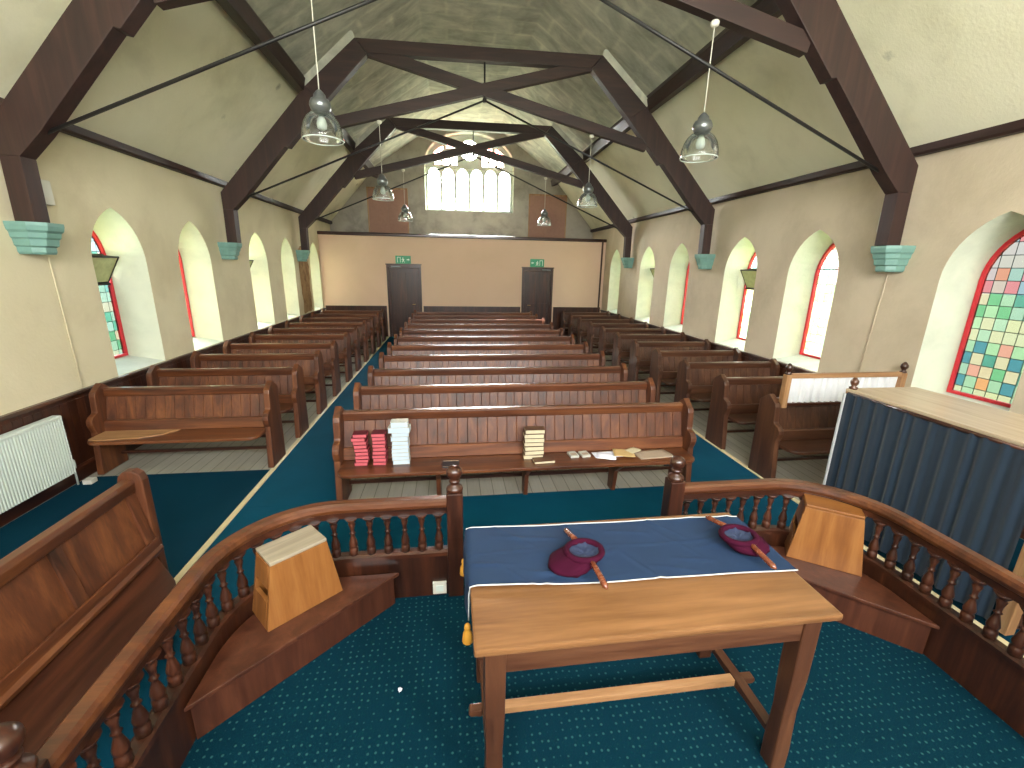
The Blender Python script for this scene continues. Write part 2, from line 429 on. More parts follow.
wall('right', XR, 1, WIN_R, M['wallR'])

gl_for = {('L', 5.83): 'glassB', ('R', 3.45): 'glassR1'}
wn = 0
def window(side, cy, vent):
    global wn; wn += 1
    s = -1 if side == 'L' else 1; X = (XL if side == 'L' else XR)+s*(DEPTH-.035)
    w = bpy.data.objects.new('window_%d' % wn, None); C.objects.link(w); struct(w)
    w.location = (X, cy, 0); w.rotation_euler = (0, 0, -PI/2*s)   # local +x -> along wall, local -y -> into the room
    # rot: local y points out of the building
    bm = nb(); o = gothic(0, .375, .985, 2.15, 2.705); i_ = gothic(0, .345, 1.015, 2.15, 2.66)
    A = holed(bm, o, [i_], lambda a, b: (a, -.02, b)); B = holed(bm, o, [i_], lambda a, b: (a, .025, b))
    for P, Q in zip(A, B):
        n = len(P)
        for k in range(n): bm.faces.new((P[k], P[(k+1) % n], Q[(k+1) % n], Q[k]))
    obj('window_frame', bm, M['redpaint'], w)
    bm = nb()
    if vent:
        op = (1.90, 2.24)
        low = [(-.345, 1.015), (.345, 1.015), (.345, op[0]), (-.345, op[0])]
        bm.faces.new([bm.verts.new((a, .005, b)) for a, b in low])
        g = gothic(0, .345, 1.015, 2.15, 2.66)
        up = [(-.335, op[1]), (.335, op[1])]+[p for p in g[2:] if p[1] > op[1]+.01]
        bm.faces.new([bm.verts.new((a, .005, b)) for a, b in up])
    else:
        bm.faces.new([bm.verts.new((a, .005, b)) for a, b in gothic(0, .345, 1.015, 2.15, 2.66)])
    obj('window_glass', bm, M[gl_for.get((side, cy), 'glassG')], w)
    if (side, cy) != ('R', 3.45):
        bm = nb(); hb = .016 if vent else .006
        for z in ((1.90, 2.24) if vent else (2.25,)):
            box(bm, -.345, .345, -.012, .004, z-hb, z+hb)
        obj('saddle_bar', bm, M['black'], w)
    if vent:
        v = bpy.data.objects.new('hopper_vent', None)
        bm = nb()
        # pane tilted into the room, hinged at the bottom bar
        t = Vector((0, -.17, .30)).normalized(); L = .35
        e = [(-.30, -.015, 1.915), (.30, -.015, 1.915), (.30, -.015+t.y*L, 1.915+t.z*L), (-.30, -.015+t.y*L, 1.915+t.z*L)]
        bm.faces.new([bm.verts.new(p) for p in e])
        for sx in (-.30, .30):
            bm.faces.new([bm.verts.new(p) for p in ((sx, -.012, 1.92), (sx, -.015+t.y*L, 1.915+t.z*L), (sx, -.012, 2.23))])
        hv = obj('hopper_vent', bm, M['ventglass'], w)
        bm = nb()
        tube(bm, e, .014, 6, closed=True)
        for sx in (-.30, .30): tube(bm, [(sx, -.012, 1.92), (sx, -.012, 2.24), (sx, -.015+t.y*L, 1.915+t.z*L)], .009, 6)
        obj('vent_frame', bm, M['black'], hv)
    return w
for c, v in WIN_L: window('L', c, v)
for c, v in WIN_R: window('R', c, v)

# dado panelling, skirting
for side, X, s_, y0 in (('left', XL, 1, YF+.01), ('right', XR, -1, YF+.01)):
    bm = nb(); xa, xb = sorted((X+.001*s_, X+.022*s_)); box(bm, xa, xb, y0, YB-.01, .013, .86)
    y = y0
    while y < YB-.1:      # shallow battens of the matchboard
        xa, xb = sorted((X+.021*s_, X+.027*s_)); box(bm, xa, xb, y, y+.085, .14, .82); y += .095
    struct(obj('dado_'+side, bm, M['darkZ']))
    bm = nb(); prism(bm, [(X+.001*s_, .86), (X+.045*s_, .86), (X+.05*s_, .875), (X+.045*s_, .895), (X+.001*s_, .895)], y0, YB-.01, 'Y')
    struct(obj('trim_%d' % (3 if s_ > 0 else 4), bm, M['darkY']))
    bm = nb(); prism(bm, [(X+.023*s_, .019), (X+.05*s_, .019), (X+.05*s_, .15), (X+.035*s_, .17), (X+.023*s_, .17)], y0, YB-.01, 'Y')
    struct(obj('baseboard_'+side, bm, M['darkY']))
    bm = nb(); prism(bm, [(X+.001*s_, 3.40), (X+.07*s_, 3.40), (X+.09*s_, 3.42), (X+.09*s_, 3.49), (X+.001*s_, 3.49)], YF+.01, YG-.01, 'Y')
    struct(obj('trim_%d' % (5 if s_ > 0 else 6), bm, M['trussY']))
# bare render patch near the far left corbel
bm = nb()
pts = [(12.05, .93), (12.75, .95), (12.72, 1.5), (12.78, 2.1), (12.6, 2.5), (12.2, 2.62), (11.98, 2.45), (12.02, 1.7)]
pp = []
for i, p in enumerate(pts):
    q = pts[(i+1) % len(pts)]
    for k in range(6):
        t = k/6; pp.append((p[0]+(q[0]-p[0])*t+random.uniform(-.035, .035), p[1]+(q[1]-p[1])*t+random.uniform(-.03, .03)))
bm.faces.new([bm.verts.new((XL+.004, a, b)) for a, b in pp])
struct(obj('bare_plaster_patch', bm, M['rendpatch']))

# ------------------------------------------------------------------ wall behind the camera; its tall openings are added for front fill light
bm = nb()
hf = [gothic(-1.4, .75, 2.4, 4.0, 4.9), gothic(2.5, .75, 2.4, 4.0, 4.9), gothic(.55, .75, 2.9, 4.6, 5.6)]
I = holed(bm, [(XL-.5, -.1), (XR+.5, -.1), (XR+.5, 6.6), (XL-.5, 6.6)], hf, lambda a, b: (a, YF, b))
O = holed(bm, [(XL-.5, -.1), (XR+.5, -.1), (XR+.5, 6.6), (XL-.5, 6.6)], hf, lambda a, b: (a, YF-.3, b))
for A, B in zip(I, O):
    for k in range(len(A)): bm.faces.new((A[k], A[(k+1) % len(A)], B[(k+1) % len(B)], B[k]))
struct(obj('wall_front', bm, M['wallL']))

# ------------------------------------------------------------------ ceiling
U = 1.113
cp = [(XL-.1, ZP-.1*U), (-2.40, ZP+U*(-2.40-XL)), (-2.32, 5.16), (-.45, 6.40), (1.60, 6.40), (3.46, 5.16), (3.54, ZP+U*(XR-3.54)), (XR+.1, ZP-.1*U)]
bm = nb(); t_ = .06
ys = (YF-.2, YG+.2)
rows = [[bm.verts.new((x, y, z)) for x, z in cp] for y in ys]; rows2 = [[bm.verts.new((x, y, z+t_)) for x, z in cp] for y in ys]
mi = [0, 1, 1, 1, 1, 1, 0]
for k in range(len(cp)-1):
    bm.faces.new((rows[0][k], rows[0][k+1], rows[1][k+1], rows[1][k])).material_index = mi[k]
    bm.faces.new((rows2[0][k], rows2[1][k], rows2[1][k+1], rows2[0][k+1])).material_index = mi[k]
struct(obj('ceiling', bm, [M['ceil_low'], M['ceil_high']]))

# purlins
for x0, x1 in ((-2.42, -2.24), (3.36, 3.54)):
    bm = nb()
    if x0 < 0: pr = [(-2.42, 4.86), (-2.24, 4.80), (-2.20, 4.98), (-2.30, 5.12), (-2.44, 4.98)]
    else: pr = [(3.56, 4.86), (3.38, 4.80), (3.34, 4.98), (3.44, 5.12), (3.58, 4.98)]
    prism(bm, pr, YF+.01, YG-.01, 'Y')
    tag(obj('purlin', bm, M['trussY']), '%s long dark purlin running the length of the sloping ceiling' % ('left-hand' if x0 < 0 else 'right-hand'), 'beam', 'roof purlins')

# ------------------------------------------------------------------ trusses
SK = -.0345
def poly_y(bm, pts, t): prism(bm, pts, -t/2, t/2, 'Y')
def mir(p): return [(-a, b) for a, b in p][::-1]
def make_truss(loc, label):
    t = thing('roof_truss', label, 'roof truss', loc, SK, 'roof trusses')
    post = [(4.10, 2.50), (4.26, 2.50), (4.25, 3.02), (4.09, 3.02)]
    low = [(4.25, 3.28), (2.79, 4.86), (2.50, 4.66), (3.12, 3.99), (3.17, 4.0), (3.90, 3.20), (4.09, 3.02), (4.25, 3.02)]
    upp = [(2.79, 4.86), (1.97, 5.57), (1.80, 5.36), (2.50, 4.66)]
    fil = [(2.70, 4.97), (1.90, 5.66), (1.955, 5.585), (2.775, 4.875)]
    for s in (0, 1):
        for nm, pr, th, mk in (('post', post, .15, 'trussZ'), ('lower_rafter', low, .15, 'trussZ'), ('upper_rafter', upp, .15, 'trussX')):
            bm = nb(); poly_y(bm, mir(pr) if s == 0 else pr, th); obj(nm, bm, M[mk], t, bevel=.006)
        bm = nb(); fp = [(2.79, 4.865), (1.97, 5.575), (2.0, 5.66), (2.04, 5.66), (2.84, 4.96), (2.84, 4.91)]
        poly_y(bm, mir(fp) if s == 0 else fp, .12); obj('plaster_fillet', bm, M['ceil_high'], t)
    bm = nb(); poly_y(bm, [(-1.97, 5.57), (-1.80, 5.38), (1.80, 5.38), (1.97, 5.57)], .14); obj('collar', bm, M['trussX'], t, bevel=.006)
    def band(a, b, w):
        a = Vector(a); b = Vector(b); d = (b-a).normalized(); n = Vector((-d.y, d.x))*w/2
        return [tuple(a+n), tuple(a-n), tuple(b-n), tuple(b+n)]
    for s in (0, 1):
        p = band((-2.86, 4.27), (1.80, 5.43), .165)
        bm = nb(); prism(bm, p if s == 0 else mir(p), (-.055 if s == 0 else -.051), (.055 if s == 0 else .051), 'Y'); obj('brace', bm, M['trussX'], t, bevel=.005)
    bm = nb(); tube(bm, [(0.04, 0, 4.85), (0.04, 0, 5.42)], .014); obj('king_rod', bm, M['black'], t)
    for s in (-1, 1):
        bm = nb(); tube(bm, [(.04, .0, 4.84), (s*4.05, 0, 3.16)], .016); obj('tie_rod', bm, M['black'], t)
    bm = nb(); lathe(bm, [(.03, 4.81), (.035, 4.83), (.035, 4.86), (.02, 4.88)], 10, .04, 0); obj('rod_nut', bm, M['black'], t)
    return t
TY = (4.475, 8.115, 11.865)
make_truss((XC-.045, TY[0], 0), 'nearest dark brown roof truss, its top running out of the picture')
make_truss((XC, TY[1], 0), 'middle dark roof truss with flat collar and crossed braces')
make_truss((XC, TY[2], 0), 'farthest roof truss, crossing in front of the big gable window')

# corbels
def make_corbel(loc, s, label):
    t = thing('corbel', label, 'corbel', loc, 0, 'teal painted corbels')
    tiers = [(.30, .17, .27, 2.455, 2.50), (.27, .15, .25, 2.40, 2.455), (.255, .135, .235, 2.36, 2.40), (.22, .11, .21, 2.30, 2.36), (.185, .09, .18, 2.225, 2.30)]
    bm = nb()
    prev = None
    lev = [(.16, .19, 2.225), (.18, .20, 2.245), (.18, .20, 2.285), (.205, .225, 2.30), (.215, .235, 2.355), (.235, .25, 2.37), (.24, .26, 2.41), (.265, .28, 2.43), (.275, .29, 2.47), (.275, .29, 2.498)]
    for hw, dp, z in lev:
        hw *= .85; dp *= .92
        ring = [bm.verts.new(p) for p in ((0, -hw*.75, z), (s*dp*.62, -hw*.75, z), (s*dp, -hw*.38, z), (s*dp, hw*.38, z), (s*dp*.62, hw*.75, z), (0, hw*.75, z))]
        if prev:
            for k in range(6): bm.faces.new((prev[k], prev[(k+1) % 6], ring[(k+1) % 6], ring[k]))
        else: bm.faces.new(ring[::-1])
        prev = ring
    bm.faces.new(prev)
    obj('corbel_block', bm, M['teal'], t)
    return t
for i, (yl, yr) in enumerate(((4.69, 4.37), (8.27, 8.01), (12.04, 11.76))):
    w = ('nearest', 'middle', 'farthest')[i]
    make_corbel((XL+.001, yl, 0), 1, '%s teal stepped corbel on the left wall under a truss post' % w)
    make_corbel((XR-.001, yr, 0), -1, '%s teal stepped corbel on the right wall under a truss post' % w)

# wall boxes and conduit
bm = nb(); box(bm, XL+.001, XL+.06, 4.86, 5.02, 2.68, 2.90); tag(obj('junction_box', bm, M['offwhite'], bevel=.008), 'small white box on the left wall beside the nearest truss post', 'wall box')
bm = nb(); box(bm, XR-.06, XR-.001, 4.50, 4.64, 2.66, 2.88); tag(obj('junction_box', bm, M['offwhite'], bevel=.008), 'small white box on the right wall beside the nearest truss post', 'wall box')
bm = nb(); tube(bm, [(XL+.012, 4.86, 2.20), (XL+.012, 4.88, .9)], .006, 6); tag(obj('cable_conduit', bm, M['wallL']), 'thin cream conduit running down the left wall below the corbel', 'conduit')
bm = nb(); tube(bm, [(XR-.012, 4.42, 2.22), (XR-.012, 4.50, .9)], .006, 6); tag(obj('cable_conduit', bm, M['wallR']), 'thin buff conduit running down the right wall below the corbel', 'conduit')

# ------------------------------------------------------------------ partition, doors, signs, gable
bm = nb()
holed(bm, [(XL+.001, 0), (-1.90, 0), (-1.90, 2.18), (-.92, 2.18), (-.92, 0), (2.24, 0), (2.24, 2.16), (3.20, 2.16), (3.20, 0), (XR-.001, 0), (XR-.001, 3.0), (XL+.001, 3.0)], [], lambda a, b: (a, YB, b))
holed(bm, [(XL+.001, 0), (XR-.001, 0), (XR-.001, 3.0), (XL+.001, 3.0)], [], lambda a, b: (a, YB+.11, b))
box(bm, XL+.001, XR-.001, YB+.02, YB+.10, .01, 2.98)
struct(obj('wall_back', bm, M['partition']))
bm = nb()
prism(bm, [(YB-.05, 3.0), (YB-.06, 3.02), (YB-.06, 3.06), (YB-.045, 3.085), (YB-.02, 3.095), (YB+.14, 3.095), (YB+.14, 3.0)], XL+.002, XR-.002, 'X', smooth=False)
struct(obj('trim_7', bm, M['darkX'], bevel=.008))
bm = nb(); box(bm, XR-.14, XR-.09, YB-.03, YB-.001, .9, 3.0); struct(obj('trim_8', bm, M['darkZ']))
for x0, x1, nme in ((-.86, 2.19, 9), (XL+.05, -1.97, 10), (3.27, XR-.06, 11)):
    bm = nb(); box(bm, x0, x1, YB-.025, YB-.001, .001+(.012 if nme > 9 else 0), .93); box(bm, x0, x1, YB-.04, YB-.001, .93, .965)
    struct(obj('trim_%d' % nme, bm, M['darkZ']))
bm = nb(); box(bm, XL, XR, YB+.1, YG+.1, 2.9, 2.98); struct(obj('gallery_floor', bm, M['boards']))

def make_door(n, x0, x1, zt, mirror):
    d = bpy.data.objects.new('door_%d' % n, None); C.objects.link(d); struct(d); d.location = (x0, YB, 0)
    w = x1-x0
    bm = nb(); box(bm, 0, .07, -.045, .01, .0, zt); box(bm, w-.07, w, -.045, .01, .0, zt); box(bm, 0, w, -.05, .01, zt-.085, zt+.005); box(bm, -.02, w+.02, -.06, -.002, zt, zt+.03)
    obj('door_frame', bm, M['darkZ'], d, bevel=.005)
    bm = nb(); lw = (w-.14)
    box(bm, .072, w-.072, -.012, .008, .01, zt-.09)
    for a, b in ((.08, .17), (w/2-.045, w/2+.045), (w-.17, w-.08)): box(bm, a, b, -.026, -.011, .02, zt-.1)
    for z0, z1 in ((.02, .22), (.95, 1.08), (zt-.21, zt-.1)): box(bm, .08, w-.08, -.0255, -.011, z0, z1)
    lf = obj('door_leaf', bm, M['darkZ'], d, bevel=.004)
    bm = nb(); hx = (.2 if mirror else w-.2); tube(bm, [(hx, -.03, 1.02), (hx, -.065, 1.02), (hx+(.09 if mirror else -.09), -.065, 1.02)], .009, 6)
    obj('door_handle', bm, M['brass'], lf)
    bm = nb()
    a, b = ((.14, .42) if not mirror else (w-.36, w-.10))
    box(bm, a, b, -.07, -.046, zt-.075, zt-.03); tube(bm, [(a+.05, -.07, zt-.05), (a+.16, -.14, zt-.055), (a+.28 if not mirror else a, -.05, zt-.06)], .007, 5)
    obj('door_closer', bm, M['gunmetal'], d, bevel=.004)
make_door(1, -1.92, -.90, 2.19, False)
make_door(2, 2.22, 3.22, 2.17, True)

def exit_sign(x0, x1, z0, z1, label, flip):
    t = thing('exit_sign', label, 'sign', (x0, YB, z0), 0, 'green exit signs')
    w, h = x1-x0, z1-z0
    bm = nb(); box(bm, 0, w, -.035, -.001, 0, h); obj('sign_panel', bm, M['green'], t, bevel=.004)
    y = -.0365; m_ = -1 if flip else 1; cx = w/2
    def px_(p): return (cx+m_*(p[0]-.225), y, p[1])
    bm = nb()
    def poly(pts):
        bm.faces.new([bm.verts.new(px_(p)) for p in pts])
    k = h/.24
    poly([(.30*1, .04*k), (.30, .20*k), (.40, .20*k), (.40, .04*k), (.385, .04*k), (.385, .185*k), (.315, .185*k), (.315, .04*k)])   # doorway
    poly([(.205, .085*k), (.205, .145*k), (.24, .145*k), (.24, .085*k)]); poly([(.24, .145*k), (.275, .12*k), (.27, .11*k), (.24, .125*k)])
    poly([(.205, .145*k), (.18, .115*k), (.187, .108*k), (.21, .128*k)])
    poly([(.205, .09*k), (.175, .045*k), (.19, .04*k), (.225, .085*k)]); poly([(.24, .09*k), (.265, .065*k), (.25, .035*k), (.238, .04*k), (.245, .065*k), (.22, .085*k)])
    bm.faces.new([bm.verts.new(px_((.232+.016*math.cos(a*PI/5), (.17+.016*math.sin(a*PI/5))*k))) for a in range(10)])
    poly([(.12, .11*k), (.12, .135*k), (.07, .135*k), (.07, .16*k), (.035, .1225*k), (.07, .085*k), (.07, .11*k)])
    obj('running_figure_symbol', bm, M['signwhite'], t)
exit_sign(-1.64, -1.19, 2.225, 2.455, 'green exit sign above the left-hand door', True)
exit_sign(2.47, 2.91, 2.205, 2.445, 'green exit sign above the right-hand door', False)

# gable with big arched window
def arch_outline(cx, a, z0, zs, za, n=24):
    pts = [(cx-a, z0), (cx+a, z0)]
    for i in range(n+1):
        t = PI*i/n; pts.append((cx+a*math.cos(t), zs+(za-zs)*math.sin(t)))
    return pts
GX = .66
go = arch_outline(GX, 1.44, 3.93, 5.35, 6.28)
bm = nb(); go2 = arch_outline(GX, 1.38, 3.97, 5.35, 6.22)
og = [(XL-.3, -.1), (XR+.3, -.1), (XR+.3, 6.6), (XL-.3, 6.6)]
A = holed(bm, og, [go], lambda a, b: (a, YG, b)); B = holed(bm, og, [go2], lambda a, b: (a, YG+.35, b))
n = len(A[1])
for k in range(n): bm.faces.new((A[1][k], A[1][(k+1) % n], B[1][(k+1) % n], B[1][k])).material_index = 1
struct(obj('wall_gable', bm, [M['gable'], M['reveal']]))
gw = bpy.data.objects.new('window_12', None); C.objects.link(gw); struct(gw); gw.location = (GX, YG+.2, 0)
def lancet(cx, a, z0, zs, za): return gothic(cx, a, z0, zs, za, 5)
holes = []; red = []; pink = []
for k in range(6):
    cx = -1.155+k*.462; holes.append(lancet(cx, .185, 4.0, 5.02, 5.26))
zt = 5.34
circ = [(.30*math.cos(2*PI*k/20), 5.80+.30*math.sin(2*PI*k/20)) for k in range(20)]
sm = []
for s in (-1, 1):
    sm.append(lancet(s*.50, .10, zt, 5.62, 5.76)); sm.append(lancet(s*.76, .10, zt, 5.56, 5.70)); sm.append(lancet(s*1.02, .095, zt, 5.46, 5.58))
    red.append([(s*.36, 5.86), (s*.36, 6.02), (s*.52, 6.03), (s*.72, 5.95), (s*.74, 5.82), (s*.52, 5.84)])
    red.append([(s*.84, 5.78), (s*.84, 5.90), (s*.96, 5.84), (s*1.12, 5.72), (s*1.16, 5.50), (s*1.13, 5.50), (s*1.02, 5.66)])
out = arch_outline(0, 1.40, 3.95, 5.35, 6.24)
allh = holes+[circ]+sm+red
bm = nb(); A = holed(bm, out, allh, lambda a, b: (a, -.04, b)); B = holed(bm, out, allh, lambda a, b: (a, .06, b))
for P, Q in zip(A, B):
    for k in range(len(P)): bm.faces.new((P[k], P[(k+1) % len(P)], Q[(k+1) % len(Q)], Q[k]))
obj('stone_tracery', bm, M['tanZ'] if False else M['sill'], gw)
def panes(name, hs, mat):
    bm = nb()
    for h_ in hs: bm.faces.new([bm.verts.new((a, .01, b)) for a, b in h_])
    obj(name, bm, mat, gw)
panes('lancet_glass', holes+[circ], M['gclear']); panes('small_lancet_glass', sm, M['gpink']); panes('ruby_glass', red, M['gred'])
bm = nb()
A = holed(bm, arch_outline(GX, 1.56, 5.2, 5.35, 6.395), [arch_outline(GX, 1.455, 5.21, 5.35, 6.295)], lambda a, b: (a, YG-.04, b))
B = holed(bm, arch_outline(GX, 1.56, 5.2, 5.35, 6.395), [arch_outline(GX, 1.455, 5.21, 5.35, 6.295)], lambda a, b: (a, YG-.002, b))
for P, Q in zip(A, B):
    for k in range(len(P)): bm.faces.new((P[k], P[(k+1) % len(P)], Q[(k+1) % len(Q)], Q[k]))
struct(obj('trim_12', bm, M['gable']))
M['hatch'] = plain('pinkish_brown_board', (150, 112, 94), .6, nz=.15)
# boarded hatches on the gable
for x0, x1, lab in ((-2.60, -1.33, 'brown board panel left of the bright gable window'), (2.62, 3.92, 'brown board panel right of the bright gable window')):
    t = thing('wall_panel', lab, 'panel', (x0, YG-.002, 3.1), 0, 'boards beside the gable window'); w = x1-x0
    bm = nb()
    box(bm, .03, w/2-.002, -.03, 0, .02, 1.40); box(bm, w/2+.002, w-.03, -.03, 0, .02, 1.40)
    obj('board', bm, M['hatch'], t)
    bm = nb(); box(bm, 0, .035, -.05, 0, 0, 1.43); box(bm, w-.035, w, -.05, 0, 0, 1.43); box(bm, 0, w, -.052, 0, 1.40, 1.45)
    obj('panel_frame', bm, M['tanZ'], t)

# ------------------------------------------------------------------ pews
ENDP = [(.085, 0), (.085, .81), (.075, .85), (-.04, .93), (-.15, .85), (-.165, .81), (-.175, .66), (-.185, .64), (-.235, .62), (-.27, .585), (-.275, .545), (-.26, .50), (-.24, .46), (-.245, .38), (-.285, 0)]
def make_pew(L, name, label, supports, mx='pew', group=None):
    t = thing(name, label, 'pew', (0,0,0), 0, group)
    for x in (0, L):
        bm = nb(); prism(bm, ENDP, x-.03, x+.03, 'X')
        obj('bench_end', bm, M[mx+'Z'], t, bevel=.008)
    a, b = .031, L-.031
    bm = nb(); prism(bm, [(-.048, .785), (-.052, .855), (-.038, .872), (.015, .872), (.03, .858), (.025, .77), (-.015, .77)], a, b, 'X'); obj('top_rail', bm, M[mx+'X'], t, bevel=.006)
    # matchboard back, one mesh with V grooves
    bm = nb(); n = max(4, int(round((b-a)/.095))); w = (b-a)/n; xs = []
    for k in range(n):
        xs += [(a+k*w+.004, 0), (a+(k+1)*w-.004, 0), (a+(k+1)*w, .006)] if k < n-1 else [(a+k*w+.004, 0), (b, 0)]
    def yb(z): return -.03-.09*(.78-z)/.36
    lo = [bm.verts.new((x, yb(.41)+d, .41)) for x, d in xs]; hi = [bm.verts.new((x, yb(.78)+d, .78)) for x, d in xs]
    lo2 = [bm.verts.new((x, yb(.41)+.022, .41)) for x, d in xs]; hi2 = [bm.verts.new((x, yb(.78)+.022, .78)) for x, d in xs]
    for k in range(len(xs)-1):
        bm.faces.new((lo[k], lo[k+1], hi[k+1], hi[k])); bm.faces.new((lo2[k+1], lo2[k], hi2[k], hi2[k+1]))
    obj('back_boards', bm, M[mx+'Z'], t)
    bm = nb(); prism(bm, [(-.125, .425), (-.145, .43), (-.125, .53), (-.115, .54), (-.09, .54), (-.10, .425)], a, b, 'X'); obj('lower_rail', bm, M[mx+'X'], t, bevel=.004)
    # seat: rounded front corners, projecting past the bench ends' front edge
    bm = nb(); rc = .10
    pl = [(a, -.105), (a, -.35)]+[(a+rc-rc*math.cos(q), -.35-rc*math.sin(q)) for q in (.3, .6, .9, 1.2, PI/2)]+[(b-rc+rc*math.cos(q), -.35-rc*math.sin(q)) for q in (PI/2, 1.2, .9, .6, .3)]+[(b, -.35), (b, -.105)]
    prism(bm, pl, .392, .424, 'Z'); obj('seat', bm, M[mx+'X'], t, bevel=.008)
    for x in supports:
        bm = nb(); prism(bm, [(-.08, 0), (-.08, .391), (-.38, .391), (-.36, .34), (-.24, .24), (-.20, .0)], x-.02, x+.02, 'X'); obj('seat_support', bm, M[mx+'Z'], t, bevel=.004)
    for z in (.11, .25):
        bm = nb(); box(bm, a, b, .0, .03, z, z+.03); obj('foot_rail', bm, M['darkX'], t)
    return t
ordw = ['front', 'second', 'third', 'fourth', 'fifth', 'sixth', 'seventh', 'eighth', 'ninth', 'tenth', 'eleventh']
XC0, XC1 = -1.05, 2.38
PC = (XC1-XC0)
yc = [4.02, 4.87, 5.72, 6.63, 7.50, 8.41, 9.32, 10.28, 11.22, 12.18, 13.05]
p0 = make_pew(PC, 'church_pew', 'long front centre pew carrying the stacks of books on its seat', (.90, 1.75, 2.66), group='centre block of long pews')
p0.location = (XC0, yc[0], .001)
for i in range(1, 11):
    extra = {1: 'long centre pew directly behind the one with the books', 10: 'last long centre pew, nearest the back wall between the doors'}.get(i, '%s long centre pew counted back from the one with the books' % ordw[i])
    dup(p0, (XC0, yc[i], .001), label=extra)
yl = [4.94, 5.81, 6.74, 7.66, 8.60, 9.48, 10.40, 11.38, 12.28, 13.18]
xl0, xl1 = -3.66, -1.99
p1 = make_pew(xl1-xl0, 'church_pew', 'front short pew in the left block, behind the radiator, worn seat', (), group='left block of short pews')
p1.location = (xl0, yl[0], .0185)
for i in range(1, 10):
    dup(p1, (xl0, yl[i], .013), label='%s short pew from the front in the left block' % ordw[i] if i < 9 else 'rearmost short pew in the left block by the left door')
yr = [4.07, 4.95, 5.86, 6.76, 7.66, 8.55, 9.45, 10.35, 11.26, 12.16, 13.06]
xr0, xr1 = 3.385, XR-.085
p2 = make_pew(xr1-xr0, 'church_pew', 'front short pew in the right block with the white curtain behind it', (), mx='oakd', group='right block of short pews')
p2.location = (xr0, yr[0], .013)
for i in range(1, 11):
    dup(p2, (xr0, yr[i], .013), label='%s short pew from the front in the right block' % ordw[i] if i < 10 else 'rearmost short pew in the right block by the right door')
# worn pale seat board on the front left pew
bm = nb(); prism(bm, [(0, 0), (.72, .0), (.62, -.13), (.45, -.22), (.10, -.26), (0, -.23)], 0, .010, 'Z')
tag(obj('seat_mat', bm, M['tanX'], loc=(xl0+.04, yl[0]-.15, .0185+.4245)), 'worn brown mat lying on the wall end of the front left pew seat', 'mat')

# white curtained screen behind front right pew
t = thing('curtain_screen', 'low wooden screen with gathered white curtain above the front right pew', 'screen', (3.47, 3.955, .03))
Ls = XR-.05-3.47
for x in (0, Ls):
    bm = nb(); prism(bm, [(x-.03, -.03), (x+.03, -.03), (x+.03, .03), (x-.03, .03)], .78, 1.14, 'Z')
    po = obj('screen_post', bm, M['tanZ'], t, bevel=.005)
    bm = nb(); lathe(bm, [(.03, 1.141), (.034, 1.155), (.018, 1.165), (.022, 1.18), (.036, 1.20), (.034, 1.225), (.018, 1.25), (.008, 1.26)], 12, x, 0); obj('finial', bm, M['darkZ'], po)
bm = nb(); box(bm, .031, Ls-.031, -.022, .022, 1.10, 1.15); obj('screen_rail', bm, M['tanX'], t, bevel=.005)
bm = nb(); box(bm, .031, Ls-.031, -.02, .02, .80, .83); obj('lower_screen_rail', bm, M['darkX'], t)
def curtain(bm, p0, p1, z0, z1, amp, waves, nz=6, n=160, seed=1, flare=1.0):
    rnd = random.Random(seed); ph = [rnd.uniform(0, 6.28) for _ in range(4)]
    d = Vector((p1[0]-p0[0], p1[1]-p0[1])); L = d.length; d.normalize(); nn = Vector((-d.y, d.x)); g = []
    for j in range(nz+1):
        v = j/nz; row = []
        for i in range(n+1):
            u = i/n; wv = math.sin(2*PI*waves*u+ph[0]+.8*math.sin(2*PI*waves*.23*u+ph[1]))+.45*math.sin(2*PI*waves*1.7*u+ph[2]+v*.8)
            off = amp*wv*(.55+.45*(1-v)*flare); q = Vector(p0)+d*(u*L)+nn*off
            row.append(bm.verts.new((q.x, q.y, z0+(z1-z0)*v)))
        g.append(row)
    for j in range(nz):
        for i in range(n):
            f = bm.faces.new((g[j][i], g[j][i+1], g[j+1][i+1], g[j+1][i])); f.smooth = True
bm = nb(); curtain(bm, (.035, 0), (Ls-.035, 0), .832, 1.098, .014, 17, seed=3); obj('white_curtain', bm, M['sheer'], t)

# ------------------------------------------------------------------ navy curtained enclosure on the right
t = thing('curtained_enclosure', 'tall enclosure hung with navy curtain, broad pale wooden ledge on top', 'enclosure', (3.39, 1.78, .045))
W, D_ = .66, 1.36
M['paleledge'] = wood('pale_worn_ledge', (150, 132, 108), (172, 154, 130), (190, 174, 150), 'Y', rough=.4, coat=.2)  # ledge wood lightened in its colour to stand for window sheen
bm = nb(); prism(bm, [(-.03, -.03), (W, -.03), (W, D_+.03), (-.03, D_+.03)], 1.175, 1.20, 'Z'); obj('top_ledge', bm, M['paleledge'], t, bevel=.006)
bm = nb(); tube(bm, [(-.02, D_+.0, 1.165), (-.03, D_*.5, 1.16), (-.02, 0, 1.165)], .014, 8); obj('ledge_moulding', bm, M['darkY'], t)
for x, y in ((0, 0), (0, D_), (W-.04, 0), (W-.04, D_)):
    bm = nb(); box(bm, x-.02, x+.05, y-.035, y+.035, 0, 1.174); obj('corner_post', bm, M['tanZ'], t, bevel=.005)
bm = nb(); lathe(bm, [(.03, 1.2005), (.034, 1.215), (.016, 1.225), (.03, 1.25), (.032, 1.27), (.012, 1.30)], 12, .01, D_); obj('finial', bm, M['oakdZ'], t)
bm = nb(); curtain(bm, (-.035, D_+.01), (-.035, .05), .03, 1.165, .009, 13, nz=10, n=260, seed=5); obj('navy_curtain', bm, M['curtain'], t)
